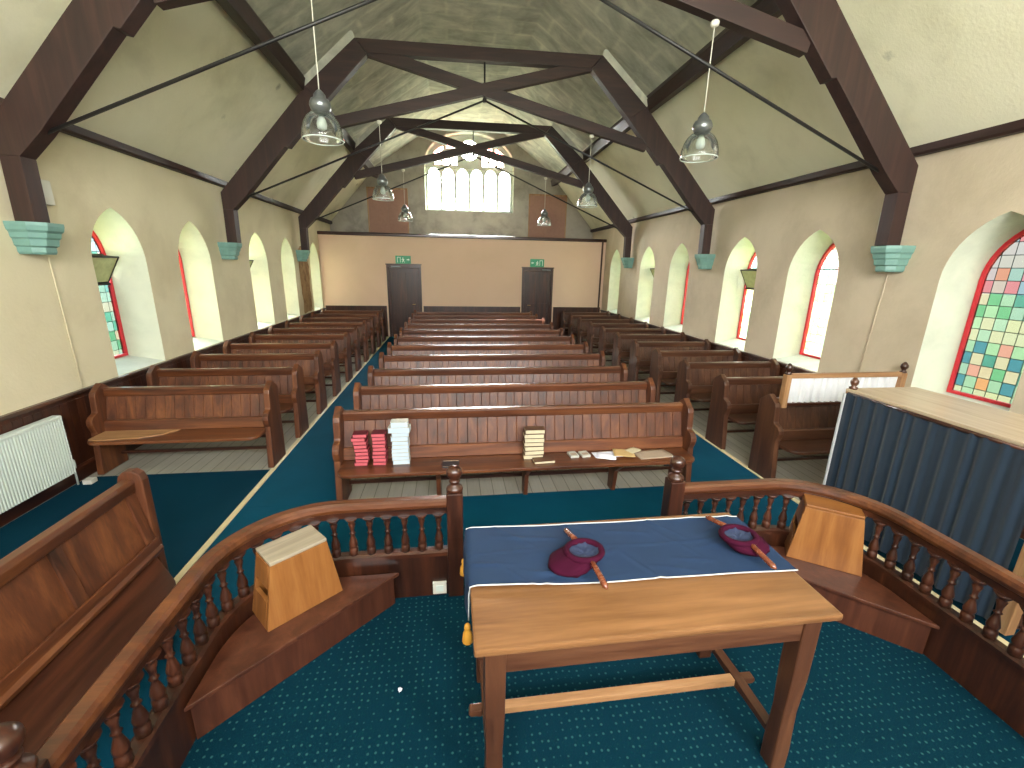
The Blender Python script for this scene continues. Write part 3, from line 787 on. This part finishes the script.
bm = nb(); box(bm, -.06, -.045, D_+.0, D_+.015, .03, 1.16); obj('curtain_edge', bm, M['edging'], t)
bm = nb(); box(bm, .055, W-.065, -.015, .015, .02, .62); obj('end_panel', bm, M['oakdZ'], t)

# ------------------------------------------------------------------ communion rails
NEW = [(.045, .0)]
def newel(t, x, y):
    bm = nb(); box(bm, x-.048, x+.048, y-.048, y+.048, .181, .90)
    nw = obj('newel_post', bm, M['darkZ'], t, bevel=.008)
    bm = nb(); lathe(bm, [(.046, .9005), (.051, .914), (.046, .928), (.028, .940), (.024, .952), (.034, .962), (.034, .970), (.024, .977), (.040, .994), (.048, 1.016), (.046, 1.036), (.033, 1.052), (.012, 1.061)], 20, x, y); obj('newel_ball', bm, M['darkZ'], nw)
def make_rail(mir_, label):
    t = thing('communion_rail', label, 'rail', (0, 0, 0))
    f = (lambda p: (1.41-p[0], p[1])) if mir_ else (lambda p: p)
    cx, cy, r, yr_ = -.65, 1.85, .51, 2.36
    path = [(-.049, yr_)]+[(x, yr_) for x in (-.2, -.4)]+arc(cx, cy, r, 90, 180, 18)+[(cx-r+.004, 1.5), (cx-r+.010, 1.2), (cx-r+.015, 1.024)]
    P = [f(p) for p in path]
    if mir_: P = P[::-1]
    bm = nb(); sweep(bm, P, [(-.034, .808), (-.041, .828), (-.036, .85), (-.022, .862), (.022, .862), (.036, .85), (.041, .828), (.034, .808), (.016, .796), (-.016, .796)]); obj('handrail', bm, M['pewY'] if False else M['oakdX'] if False else M['pewX'], t)
    bm = nb(); sweep(bm, P, [(-.015, .757), (-.015, .7965), (.015, .7965), (.015, .757)]); obj('arcade_rail', bm, M['darkX'], t)
    bm = nb(); sweep(bm, P, [(-.035, .475), (-.035, .50), (-.02, .51), (.02, .51), (.035, .50), (.035, .475)]); obj('bottom_rail', bm, M['darkX'], t)
    bm = nb(); sweep(bm, P, [(-.018, .181), (-.018, .476), (.018, .476), (.018, .181)]); obj('rail_panel', bm, M['darkZ'], t)
    newel(t, *f((0, yr_))); newel(t, *f((cx-r+.015, .975)))
    # balusters at equal spacing along the path
    seg = []; tot = 0
    for a, b in zip(path, path[1:]):
        L = math.dist(a, b); seg.append((tot, L, a, b)); tot += L
    n = int(tot/.098); first = None
    for k in range(n):
        s_ = (k+.5)*tot/n
        for st, L, a, b in seg:
            if st <= s_ <= st+L:
                q = (a[0]+(b[0]-a[0])*(s_-st)/L, a[1]+(b[1]-a[1])*(s_-st)/L); break
        q = f(q)
        if first is None:
            bm = nb(); lathe(bm, [(.026, .0), (.026, .045), (.018, .052), (.024, .06), (.026, .075), (.020, .10), (.013, .125), (.011, .14), (.018, .146), (.011, .152), (.013, .18), (.021, .21), (.014, .218), (.026, .232), (.040, .253)], 12)
            first = obj('baluster', bm, M['darkZ'], t); o = first
        else:
            o = first.copy(); C.objects.link(o)
        o.location = (q[0], q[1], .505)
    return t
make_rail(False, 'curved dark wooden communion rail with turned balusters, left of the table')
make_rail(True, 'curved dark wooden communion rail with turned balusters, right of the table')

# corner benches and pine stools
def corner_bench(mir_, label):
    t = thing('corner_bench', label, 'bench', (0,0,0))
    f = (lambda p: (1.41-p[0], p[1])) if mir_ else (lambda p: p)
    top = [(-.34, 2.30), (-.65, 2.298)]+arc(-.65, 1.82, .478, 95, 175, 8)+[(-1.13, 1.82), (-1.13, 1.55)]
    bm = nb(); prism(bm, [f(p) for p in top], .378, .40, 'Z'); obj('bench_top', bm, M['red_panel'], t, bevel=.004)
    bm = nb()
    A, B = (-.375, 2.298), (-1.13, 1.585); off = Vector((-.707, .707))*.02
    prism(bm, [f(A), f(B), f((B[0], B[1]+.035)), f((A[0]-.035, A[1]))], .181, .377, 'Z'); obj('front_board', bm, M['red_panel'], t)
corner_bench(False, 'low triangular reddish bench fitted in the left curve of the rail')
corner_bench(True, 'low triangular reddish bench fitted in the right curve of the rail')

def stool(loc, rz, label, w0=.42, w1=.30, d0=.24, d1=.20, h=.40, top='tanX'):
    t = thing('pine_stool', label, 'stool', loc, rz, 'tapered pine stools')
    def frus(bm, x0a, x1a, y0a, y1a, x0b, x1b, y0b, y1b, z0, z1):
        vs = [bm.verts.new(p) for p in ((x0a,y0a,z0),(x1a,y0a,z0),(x1a,y1a,z0),(x0a,y1a,z0),(x0b,y0b,z1),(x1b,y0b,z1),(x1b,y1b,z1),(x0b,y1b,z1))]
        for q in ((3,2,1,0),(4,5,6,7),(0,1,5,4),(1,2,6,5),(2,3,7,6),(3,0,4,7)): bm.faces.new([vs[i] for i in q])
    k = .02
    # local -y is the front
    bm = nb(); frus(bm, -w0/2, w0/2, 0, k, -w1/2, w1/2, .015, .015+k, 0, h-k-.001); obj('front_board', bm, M['pineZ'], t, bevel=.003)
    bm = nb(); frus(bm, -w0/2, w0/2, d0-k, d0, -w1/2, w1/2, d0-.015-k, d0-.015, 0, h-k-.001); obj('back_board', bm, M['pineZ'], t, bevel=.003)
    for s in (-1, 1):
        for z0, z1 in ((0, h*.40), (h*.60, h-k-.001)):
            xa = s*(w0/2-(w0-w1)/2*z0/h); xb = s*(w0/2-(w0-w1)/2*z1/h)
            bm = nb(); l0, l1 = sorted((xa-s*.0, xa-s*k)); m0, m1 = sorted((xb, xb-s*k))
            frus(bm, l0, l1, k+.001, d0-k-.001, m0, m1, k+.016, d0-k-.016, z0, z1); obj('side_board', bm, M['pineZ'], t)
    bm = nb(); box(bm, -w1/2, w1/2, .014, d0-.014, h-k, h); obj('stool_top', bm, M[top], t, bevel=.006)
    return t
stool((-.735, 2.03, .401), math.radians(44), 'tapered pine stool on the left corner bench, greyish worn top', w0=.40, w1=.28, d0=.235, h=.40, top='greytop') if False else None
M['greytop'] = wood('worn_grey_wood', (120, 108, 92), (150, 138, 118), (172, 160, 138), 'X', rough=.6, coat=.05)
stool((-.79, 2.05, .401), math.radians(41), 'tapered pine stool on the left corner bench, greyish worn top', w0=.40, w1=.29, d0=.215, h=.365, top='greytop')
stool((2.31, 2.06, .401), math.radians(-36), 'tapered pine stool on the right corner bench, knotty front board', w0=.40, w1=.30, d0=.215, h=.39, top='pineX')

bm = nb(); box(bm, -.145, -.06, 2.325, 2.341, .20, .285); so = obj('floor_socket', bm, M['offwhite'], bevel=.004)
tag(so, 'white electrical socket on the rail base beside the left newel', 'socket')
bm = nb(); box(bm, -.125, -.08, 2.3205, 2.3248, .222, .263); obj('socket_plate', bm, M['white'], so)

# ------------------------------------------------------------------ communion table, cloth, bags
TX0, TX1, TY0, TY1, TZ = .053, 1.40, 1.123, 1.814, 1.0
t = thing('communion_table', 'light oak communion table half covered by a blue cloth', 'table', (TX0, TY0, .1805))
W, D_, H = TX1-TX0, TY1-TY0, TZ-.1805
bm = nb(); box(bm, 0, W, 0, D_, H-.028, H); obj('tabletop', bm, M['oakX'], t, bevel=.009)
for x0, x1, y0, y1, ax in ((.105, W-.105, .045, .067, 'X'), (.105, W-.105, D_-.067, D_-.045, 'X'), (.045, .067, .105, D_-.105, 'Y'), (W-.067, W-.045, .105, D_-.105, 'Y')):
    bm = nb(); box(bm, x0, x1, y0, y1, H-.15, H-.029); obj('apron', bm, M['oakd'+ax], t, bevel=.003)
for sx in (0, 1):
    for sy in (0, 1):
        cx = .075 if sx == 0 else W-.075; cy = .075 if sy == 0 else D_-.075
        bm = nb(); prev = None
        for hw, z in ((.033, 0.0), (.034, .10), (.030, .30), (.036, .48), (.037, H-.029)):
            ring = [bm.verts.new((cx+a*hw, cy+b*hw, z)) for a, b in ((-1,-1),(1,-1),(1,1),(-1,1))]
            if prev:
                for k in range(4): bm.faces.new((prev[k], prev[(k+1) % 4], ring[(k+1) % 4], ring[k]))
            else: bm.faces.new(ring[::-1])
            prev = ring
        bm.faces.new(prev); obj('leg', bm, M['oakdZ'], t, bevel=.005)
for x in (.075, W-.075):
    bm = nb(); pr = [(x-.022, .115), (x+.022, .115)]
    vs = []
    st = [(.11, .020), (.22, .022), (D_/2-.07, .024), (D_/2, .034), (D_/2+.07, .024), (D_-.22, .022), (D_-.11, .020)]
    rings = [[bm.verts.new(p) for p in ((x-.022, y, .14-hh), (x+.022, y, .14-hh), (x+.022, y, .14+hh*.4), (x-.022, y, .14+hh*.4))] for y, hh in st]
    for a, b in zip(rings, rings[1:]):
        for k in range(4): bm.faces.new((a[k], a[(k+1) % 4], b[(k+1) % 4], b[k]))
    bm.faces.new(rings[0]); bm.faces.new(rings[-1][::-1])
    obj('side_stretcher', bm, M['oakdY'], t, bevel=.003)
bm = nb(); box(bm, .098, W-.098, D_/2-.02, D_/2+.02, .0-.0+.115, .15)
obj('centre_stretcher', bm, M['tanX'], t, bevel=.004)
for x, s in ((.052, -1), (W-.052, 1)):
    bm = nb(); prism(bm, [(x, .115), (x+s*.05, .118), (x+s*.06, .13), (x+s*.055, .148), (x, .15)], D_/2-.019, D_/2+.019, 'Y'); obj('stretcher_tenon', bm, M['oakdX'], t, bevel=.004)

# cloth: wrinkled sheet draped over left end
def ridge(t): return max(0, 1-abs(t))**2
WR = [(random.uniform(.1, 1.4), random.uniform(1.36, 1.78), random.uniform(-.5, .5) if k % 3 else random.uniform(-1.4, -.8), random.uniform(.08, .22), random.uniform(.003, .0065)) for k in range(26)]
def cloth_z(x, y):
    z = .0012*math.sin(x*9+y*5)+.001*math.sin(x*17-y*23+1)
    z += .004*ridge((y-1.60-.01*math.sin(x*5))/.012)      # fold line along the runner
    for cx, cyy, an, L, hgt in WR:
        dx, dy = x-cx, y-cyy; a = dx*math.cos(an)+dy*math.sin(an); b = -dx*math.sin(an)+dy*math.cos(an)
        if abs(a) < L and abs(b) < .022: z += hgt*ridge(b/.022)*(1-(a/L)**2)
    return z
bm = nb(); g = []
nx, ny = 170, 44
LT = 1.33; tot = LT+.20
for j in range(ny+1):
    v = j/ny; row = []
    for i in range(nx+1):
        s_ = i/nx*tot; u = min(1, s_/LT)
        ya = 1.345+.066*u+.010*math.sin(s_*4.1+1); yb_ = 1.755+.045*u+.006*math.sin(s_*5.3)
        y = ya+(yb_-ya)*v
        if s_ < LT:
            x = 1.405-s_*(1.405-.072)/LT; z = TZ+.0075+cloth_z(x, y)
        else:
            q = s_-LT
            if q < .045:
                a = q/.045*PI/2; x = .072-.030*math.sin(a); z = TZ+.0075-.03*(1-math.cos(a))+cloth_z(.072, y)*(1-q/.045)
            else:
                x = .0415-.006*math.sin(y*30)-.01*(q-.045); z = TZ-.0225-(q-.045)*.95
                y += .012*math.sin(q*15+y*20)
        row.append(bm.verts.new((x, y, z)))
    g.append(row)
for j in range(ny):
    for i in range(nx):
        f = bm.faces.new((g[j][i], g[j][i+1], g[j+1][i+1], g[j+1][i])); f.smooth = True
E0 = [v.co.copy() for v in g[0]]; E1 = [v.co.copy() for v in g[-1]]
cl = thing('table_cloth', 'royal blue runner with silver edging draped across the communion table', 'tablecloth', (0,0,0))
obj('cloth', bm, M['cloth'], cl)
for E_ in (E0, E1):
    bm = nb(); tube(bm, [p+Vector((0, 0, .001)) for p in E_[::3]], .003, 6); obj('edging', bm, M['edging'], cl)
for e, dz in ((E1[-1], -.0), (E0[-1], 0)):
    bm = nb(); lathe(bm, [(.004, .0), (.012, -.008), (.014, -.022), (.010, -.03), (.018, -.045), (.022, -.085), (.019, -.088)], 10)
    o = obj('gold_tassel', bm, M['gold'], cl, loc=(e.x-.004, e.y, e.z-.002))

def bag(loc, rz, label, flop):
    t = thing('collection_bag', label, 'collection bag', loc, rz, 'velvet collection bags on the table')
    R = .075
    bm = nb(); tube(bm, [(R*math.cos(2*PI*k/28), R*.86*math.sin(2*PI*k/28), .052) for k in range(28)], .013, 8, closed=True); obj('padded_rim', bm, M['maroon'], t)
    # slumped velvet bag
    bm = nb(); rings = []
    for j, (rr, z, ox) in enumerate(((1.0, .05, 0), (1.16, .038, .14), (1.28, .022, .34), (1.18, .007, .44), (.6, .003, .36))):
        rings.append([bm.verts.new((R*rr*math.cos(2*PI*k/28)*(1+.03*math.sin(k*1.7+j))+flop[0]*ox, .9*R*rr*math.sin(2*PI*k/28)*(1+.04*math.sin(k*2.3+j))+flop[1]*ox, z+.003*math.sin(k*1.3+j))) for k in range(28)])
    for a, b in zip(rings, rings[1:]):
        for k in range(28):
            f = bm.faces.new((a[k], b[k], b[(k+1) % 28], a[(k+1) % 28])); f.smooth = True
    bm.faces.new(rings[-1]); obj('velvet_pouch', bm, M['maroon'], t)
    bm = nb(); rings = []
    for j, rr in enumerate((.98, .8, .55, .3, .05)):
        rings.append([bm.verts.new((R*rr*math.cos(2*PI*k/28), R*.86*rr*math.sin(2*PI*k/28), .050-.012*(1-rr)+(.006*math.sin(k*1.1+j*2)+.005*math.sin(k*2.7+j) if 0 < j < 4 else 0))) for k in range(28)])
    for a, b in zip(rings, rings[1:]):
        for k in range(28):
            f = bm.faces.new((a[k], b[k], b[(k+1) % 28], a[(k+1) % 28])); f.smooth = True
    bm.faces.new(rings[-1]); obj('lining', bm, M['liner'], t)
    for s in (-1, 1):
        zz = .052
        pts = [(0, s*(R*.86+d), zz-.026*(d/.13)) for d in (0, .012, .016, .055, .10, .120, .126, .134)]
        bm = nb(); tube(bm, pts, [.009, .009, .0125, .0115, .0125, .013, .009, .004], 10); obj('turned_handle', bm, M['copper'], t)
bag((.53, 1.50, TZ+.014), math.radians(9), 'maroon velvet collection bag with two wooden handles near the middle of the cloth', (-.16, -.02))
bag((1.25, 1.53, TZ+.014), math.radians(10), 'maroon velvet collection bag with two wooden handles near the right end of the cloth', (.09, -.05))

# ------------------------------------------------------------------ things on the front pew seat
SZ = .4256
def book(x, y, z, w, d, h, rz, cover, pages, label, group, name='hymn_book', cat='book', spine_back=True):
    t = thing(name, label, cat, (x, y, z), rz, group)
    bm = nb()
    c = min(.003, h*.15)
    prism(bm, [(-d/2, 0), (d/2, 0), (d/2, h), (-d/2, h), (-d/2, h-c), (d/2-c*1.5, h-c), (d/2-c*1.5, c), (-d/2, c)], -w/2, w/2, 'X')
    obj('cover', bm, cover, t)
    bm = nb(); box(bm, -w/2+.003, w/2-.003, -d/2+.003, d/2-c*1.6, c+.0002, h-c-.0002); obj('pages', bm, pages, t)
    return t
pos = ['topmost', 'second from the top', 'third from the top', 'fourth from the top', 'fifth from the top', 'middle', 'fourth from the bottom', 'third from the bottom', 'second from the bottom', 'bottom']
def stack(cx, cy, n, w, d, h, cover, pages, desc, group, jit, seed, top=None):
    rnd = random.Random(seed); z = SZ
    for k in range(n):
        i = n-1-k
        lab = ('topmost' if i == 0 else 'bottom' if i == n-1 else ('%s from the top' % ordw[i])) + ' ' + desc
        ww, dd, hh = w*rnd.uniform(.96, 1.03), d, h*rnd.uniform(.92, 1.08)
        if top and i < len(top): ww, dd, hh = top[i]
        book(cx+rnd.uniform(-jit, jit), cy+rnd.uniform(-jit, jit)*.6, z, ww, dd, hh, math.radians(rnd.uniform(-3, 3)), cover, pages, lab, group)
        z += hh+.0006
stack(-.835, 3.80, 9, .118, .105, .0335, M['bookred'], M['pinkpages'], 'dark red book in the leftmost untidy stack', 'left stack of red books', .014, 3)
stack(-.672, 3.80, 9, .118, .105, .0335, M['bookred'], M['pinkpages'], 'dark red book in the red stack beside the white one', 'right stack of red books', .004, 4)
stack(-.485, 3.80, 10, .150, .105, .0395, M['whitecover'], M['whitepages'], 'white book in the tall white stack', 'tall stack of white books', .006, 5, top=[(.150, .105, .052), (.19, .11, .050)])
stack(.755, 3.795, 7, .185, .105, .0415, M['bookbrown'], M['pages'], 'brown book with cream pages in the brown stack', 'stack of brown books', .010, 6)
book(.84, 3.685, SZ, .20, .10, .026, .08, M['bookbrown'], M['pages'], 'single brown book lying in front of the brown stack', 'loose books on the front pew')
for x, lab in ((1.155, 'small white card pack, left of the pair lying on the front pew'), (1.27, 'small white card pack, right of the pair lying on the front pew')):
    t = thing('card_pack', lab, 'pack', (x, 3.79, SZ), .12, 'white card packs')
    bm = nb(); box(bm, -.042, .042, -.055, .055, 0, .022); obj('carton', bm, M['whitecover'], t, bevel=.002)
    bm = nb(); box(bm, -.03, .03, -.035, .01, .0222, .0228); obj('printed_label', bm, M['greypaper'], t)
def sheet(x, y, w, d, rz, mat, z, lab, name='paper_sheet', th=.004):
    bm = nb(); n = 6
    g = [[bm.verts.new((-w/2+w*i/n, -d/2+d*j/n, th+.004*math.sin(i*1.1+j*.8)*(i/n))) for i in range(n+1)] for j in range(n+1)]
    for j in range(n):
        for i in range(n): bm.faces.new((g[j][i], g[j][i+1], g[j+1][i+1], g[j+1][i])).smooth = True
    g2 = bmesh.ops.extrude_face_region(bm, geom=bm.faces[:])
    for v in [e for e in g2['geom'] if isinstance(e, bmesh.types.BMVert)]: v.co.z -= th*.8
    o = obj(name, bm, mat, loc=(x, y, z)); o.rotation_euler = (0, 0, rz)
    return tag(o, lab, 'paper', 'loose papers on the front pew')
sheet(1.53, 3.785, .34, .13, .05, M['paper'], SZ, 'larger white paper lying beside the two card packs')
sheet(1.47, 3.72, .18, .13, -.3, M['paper'], SZ+.010, 'small white slip lying askew over the larger white paper')
sheet(1.66, 3.76, .20, .17, -.22, M['buffpaper'], SZ+.020, 'buff brown printed leaflet overlapping the white papers', 'leaflet')
sheet(1.77, 3.79, .14, .10, .5, M['pages'], SZ+.031, 'small cream slip folded over the buff leaflet')
sheet(1.96, 3.745, .36, .19, .10, M['greypaper'], SZ, 'greyish brown large sheet at the right end of the papers')
t = thing('booklet', 'thin black booklet with grey lettering lines on the pew behind the left newel', 'booklet', (-.03, 3.70, SZ), -.04)
bm = nb(); box(bm, -.075, .075, -.07, .07, 0, .012); obj('cover', bm, M['bookblack'], t, bevel=.001)
bm = nb(); box(bm, -.07, .07, .05, .066, .0122, .0126); box(bm, -.07, .07, -.066, -.058, .0122, .0126); obj('printed_band', bm, M['greypaper'], t)

# ------------------------------------------------------------------ left foreground pew (faces the aisle)
t = thing('side_pew', 'panelled reddish pew in the left foreground facing the table', 'pew', (-1.975, 2.70, .0185), PI/2)
# local: x along -> world +y ; local -y -> world +x ; pew spans local x from -2.3 to 0
Lp = 2.3
for x in (-Lp, 0):
    bm = nb(); prism(bm, [(.05, 0), (.05, .87), (.04, .91), (.01, .94), (-.04, .945), (-.075, .92), (-.09, .88), (-.09, .20), (-.10, 0)], x-.03, x+.03, 'X'); obj('bench_end', bm, M['pewZ'], t, bevel=.008)
a, b = -Lp+.031, -.031
bm = nb(); prism(bm, [(-.045, .815), (-.05, .87), (-.035, .892), (.015, .892), (.03, .875), (.025, .80), (-.02, .80)], a, b, 'X'); obj('top_rail', bm, M['pewX'], t, bevel=.006)
bm = nb(); prism(bm, [(-.02, .82), (.0, .82), (-.075, .37), (-.10, .37)], a, b, 'X'); obj('back_panel', bm, M['pewZ'], t)
for x in (a+.035, a+.58, a+1.13, a+1.68, b-.035):
    bm = nb(); prism(bm, [(-.036, .81), (-.018, .81), (-.096, .37), (-.116, .37)], x-.034, x+.034, 'X'); obj('back_stile', bm, M['pewZ'], t, bevel=.003)
bm = nb(); prism(bm, [(-.10, .395), (-.13, .395), (-.135, .42), (-.12, .44), (-.112, .49), (-.098, .49)], a, b, 'X'); obj('lower_rail', bm, M['pewX'], t, bevel=.004)
bm = nb(); prism(bm, [(a, -.10), (b-.06, -.10), (b-.07, -.13), (b-.30, -.36), (b-.36, -.40), (a, -.40)], .355, .387, 'Z'); obj('seat', bm, M['darkX'], t, bevel=.003)
for x in (a+.3, b-.45):
    bm = nb(); box(bm, x-.02, x+.02, -.36, -.12, 0, .354); obj('seat_support', bm, M['darkZ'], t)

# ------------------------------------------------------------------ radiator, valve
t = thing('radiator', 'white ribbed panel radiator on the left wall', 'radiator', (XL+.055, 2.98, .025))
H0, H1, LL = .14, .735, 1.44
bm = nb(); n = 52; pr = []
w = LL/n
for k in range(n):
    y = k*w; pr += [(.072, y), (.072, y+w*.45), (.064, y+w*.6), (.064, y+w*.85)]
pr = pr+[(.072, LL), (.012, LL), (.012, 0)]
prism(bm, pr, H0, H1-.03, 'Z'); obj('radiator_panel', bm, M['white'], t)
bm = nb(); prism(bm, [(0.0, H1-.029), (.075, H1-.029), (.075, H1-.008), (.066, H1), (0.0, H1)], 0, LL, 'Y'); obj('top_grille', bm, M['white'], t)
bm = nb(); tube(bm, [(.04, LL+.0, .20), (.04, LL+.03, .20), (.04, LL+.03, -.005)], .009, 8); lathe(bm, [(.018, .17), (.02, .18), (.02, .25), (.014, .26)], 12, .04, LL+.03); obj('valve', bm, M['white'], t)
for y in (.2, LL-.2):
    bm = nb(); box(bm, -.025, .012, y-.02, y+.02, H0+.03, H1-.1); obj('bracket', bm, M['offwhite'], t)
bm = nb(); box(bm, XL+.14, XL+.22, 4.44, 4.52, .0185, .065); tag(obj('cable_cover', bm, M['offwhite'], bevel=.006), 'small white cover on the floor below the end of the radiator', 'cover')

# small crumpled paper on dais carpet
bm = nb(); bmesh.ops.create_icosphere(bm, subdivisions=2, radius=.011)
for v in bm.verts: v.co *= random.uniform(.7, 1.15)
tag(obj('paper_scrap', bm, M['paper'], loc=(-.281, 1.71, .190)), 'tiny crumpled white scrap on the dotted carpet left of the table', 'litter')

# ------------------------------------------------------------------ pendants
def make_pendant(loc, label, top):
    t = thing('pendant_lamp', label, 'pendant lamp', loc, 0, 'glass pendant lamps hung from the trusses')
    bm = nb()
    prof = [(.172, .0), (.176, .008), (.176, .03), (.168, .085), (.150, .14), (.122, .185), (.090, .215), (.060, .225)]
    seg = 48; rings = []
    for r, z in prof:
        rings.append([bm.verts.new(((r+.0025*math.cos(PI*k))*math.cos(2*PI*k/seg), (r+.0025*math.cos(PI*k))*math.sin(2*PI*k/seg), z)) for k in range(seg)])
    for a, b in zip(rings, rings[1:]):
        for k in range(seg):
            f = bm.faces.new((a[k], a[(k+1) % seg], b[(k+1) % seg], b[k])); f.smooth = True
    obj('glass_shade', bm, M['lampglass'], t)
    bm = nb(); tube(bm, [(0.173*math.cos(2*PI*k/32), 0.173*math.sin(2*PI*k/32), 0) for k in range(32)], .005, 6, closed=True); obj('shade_rim', bm, M['white'], t)
    bm = nb(); lathe(bm, [(.062, .22), (.075, .235), (.085, .25), (.092, .275), (.088, .30), (.075, .325), (.055, .335), (.050, .36), (.030, .385), (.012, .40)], 24)
    obj('lamp_housing', bm, M['gunmetal'], t)
    bm = nb(); lathe(bm, [(.018, .205), (.034, .17), (.045, .13), (.038, .095), (.015, .08)], 16); obj('bulb', bm, M['white'], t)
    bm = nb(); tube(bm, [(0, 0, .40), (.0, 0, top-loc[2]-.03)], .0045, 6); obj('flex', bm, M['cord'], t)
    bm = nb(); lathe(bm, [(.02, top-loc[2]-.055), (.038, top-loc[2]-.04), (.04, top-loc[2]-.015), (.03, top-loc[2]-.002)], 14); obj('ceiling_rose', bm, M['cord'], t)
    return t
for i, (y0, lab) in enumerate(zip(TY, ('nearest', 'middle', 'farthest'))):
    for s, sl in ((-1, 'left'), (1, 'right')):
        lx = -1.68 if s < 0 else 1.88; x = XC+lx*math.cos(SK); y = y0+lx*math.sin(SK)
        make_pendant((x, y, 3.265), '%s clear glass pendant lamp on the %s side, hung from the %s truss' % ({'nearest': 'large', 'middle': 'smaller', 'farthest': 'smallest'}[lab], sl, lab), 4.465 if s < 0 else 4.415)

# ------------------------------------------------------------------ outside
bm = nb(); bmesh.ops.create_grid(bm, x_segments=1, y_segments=1, size=80); struct(obj('lawn', bm, M['lawn'], loc=(0, 5, -.35)))

# ------------------------------------------------------------------ light
w = bpy.data.worlds.new('World'); bpy.context.scene.world = w; w.use_nodes = True
nt = w.node_tree; nt.nodes.clear()
out = nt.nodes.new('ShaderNodeOutputWorld'); bg = nt.nodes.new('ShaderNodeBackground')
bg.inputs[0].default_value = (.92, .97, 1.0, 1); 
# sky: even overcast brightness, rising towards the sun
tcw = nt.nodes.new('ShaderNodeTexCoord'); dt = nt.nodes.new('ShaderNodeVectorMath'); dt.operation = 'DOT_PRODUCT'
_el, _az = math.radians(47), math.radians(14)
dt.inputs[1].default_value = (-math.sin(_az)*math.cos(_el), math.cos(_az)*math.cos(_el), math.sin(_el))
nt.links.new(tcw.outputs['Generated'], dt.inputs[0])
def wm(op, a, b):
    o = nt.nodes.new('ShaderNodeMath'); o.operation = op
    for i, v in enumerate((a, b)):
        if isinstance(v, (int, float)): o.inputs[i].default_value = v
        else: nt.links.new(v, o.inputs[i])
    return o.outputs[0]
glow = wm('POWER', wm('MAXIMUM', dt.outputs['Value'], 0.0), 5.0)
nt.links.new(wm('ADD', wm('MULTIPLY', glow, 70.0), 4.6), bg.inputs[1])
nt.links.new(bg.outputs[0], out.inputs[0])

def area(name, loc, rot, sx, sy, power, col=(1,1,1), portal=False, spread=PI):
    l = bpy.data.lights.new(name, 'AREA'); l.shape = 'RECTANGLE'; l.size = sx; l.size_y = sy; l.energy = power; l.color = col
    o = bpy.data.objects.new(name, l); C.objects.link(o); o.location = loc; o.rotation_euler = rot
    if portal: l.cycles.is_portal = True
    else: l.spread = spread
    return o
# sky portals at the windows
for c, v in WIN_L: area('sky_portal', (XL-DEPTH-.02, c, 1.83), (0, -PI/2, 0), 1.75, .8, 1, portal=True)
for c, v in WIN_R: area('sky_portal', (XR+DEPTH+.02, c, 1.83), (0, PI/2, 0), 1.75, .8, 1, portal=True)
area('sky_portal', (GX, YG+.4, 5.1), (-PI/2, 0, 0), 2.9, 2.5, 1, portal=True)
# added fill lamps, set in the made-up openings of the wall behind the camera
FP = 112
area('window_daylight', (-1.4, YF-.2, 3.6), (PI/2, 0, 0), 1.45, 2.3, FP*.8, (1, .98, .94))
area('window_daylight', (2.5, YF-.2, 3.6), (PI/2, 0, 0), 1.45, 2.3, FP*1.1, (1, .98, .94))
area('window_daylight', (.55, YF-.2, 4.2), (PI/2, 0, 0), 1.45, 2.4, FP, (1, .98, .94))
sun = bpy.data.lights.new('sun', 'SUN'); sun.energy = 45; sun.angle = math.radians(1.5); sun.color = (1, .96, .88)
so_ = bpy.data.objects.new('sun', sun); C.objects.link(so_)
el, az = math.radians(46), math.radians(14)
dirv = Vector((math.sin(az)*math.cos(el), -math.cos(az)*math.cos(el), -math.sin(el)))
so_.rotation_euler = dirv.to_track_quat('-Z', 'Y').to_euler()

# ------------------------------------------------------------------ camera (f 432.9 px, yaw 8.08, pitch -15.15, roll 1.15 deg)
yaw, pitch, roll = math.radians(8.077), math.radians(15.152), math.radians(1.1476)
cy_, sy_, cp_, sp_, cr, sr = math.cos(yaw), math.sin(yaw), math.cos(pitch), math.sin(pitch), math.cos(roll), math.sin(roll)
fw = Vector((sy_*cp_, cy_*cp_, -sp_)); rt = Vector((cy_, -sy_, 0)); up = rt.cross(fw)
r2 = cr*rt+sr*up; u2 = -sr*rt+cr*up
cam = bpy.data.cameras.new('camera'); cam.sensor_width = 36; cam.lens = 432.92*36/1024; cam.clip_start = .02
co = bpy.data.objects.new('camera', cam); C.objects.link(co)
co.matrix_world = Matrix(((r2.x, u2.x, -fw.x, 0), (r2.y, u2.y, -fw.y, 0), (r2.z, u2.z, -fw.z, 2.2), (0, 0, 0, 1)))
sc = bpy.context.scene; sc.camera = co
sc.view_settings.view_transform = 'Standard'; sc.view_settings.look = 'None'; sc.view_settings.gamma = 1; sc.view_settings.use_curve_mapping = False
sc.view_settings.exposure = 1.25
sc.cycles.max_bounces = 10; sc.cycles.diffuse_bounces = 6; sc.cycles.transparent_max_bounces = 12
sc.cycles.sample_clamp_indirect = 6
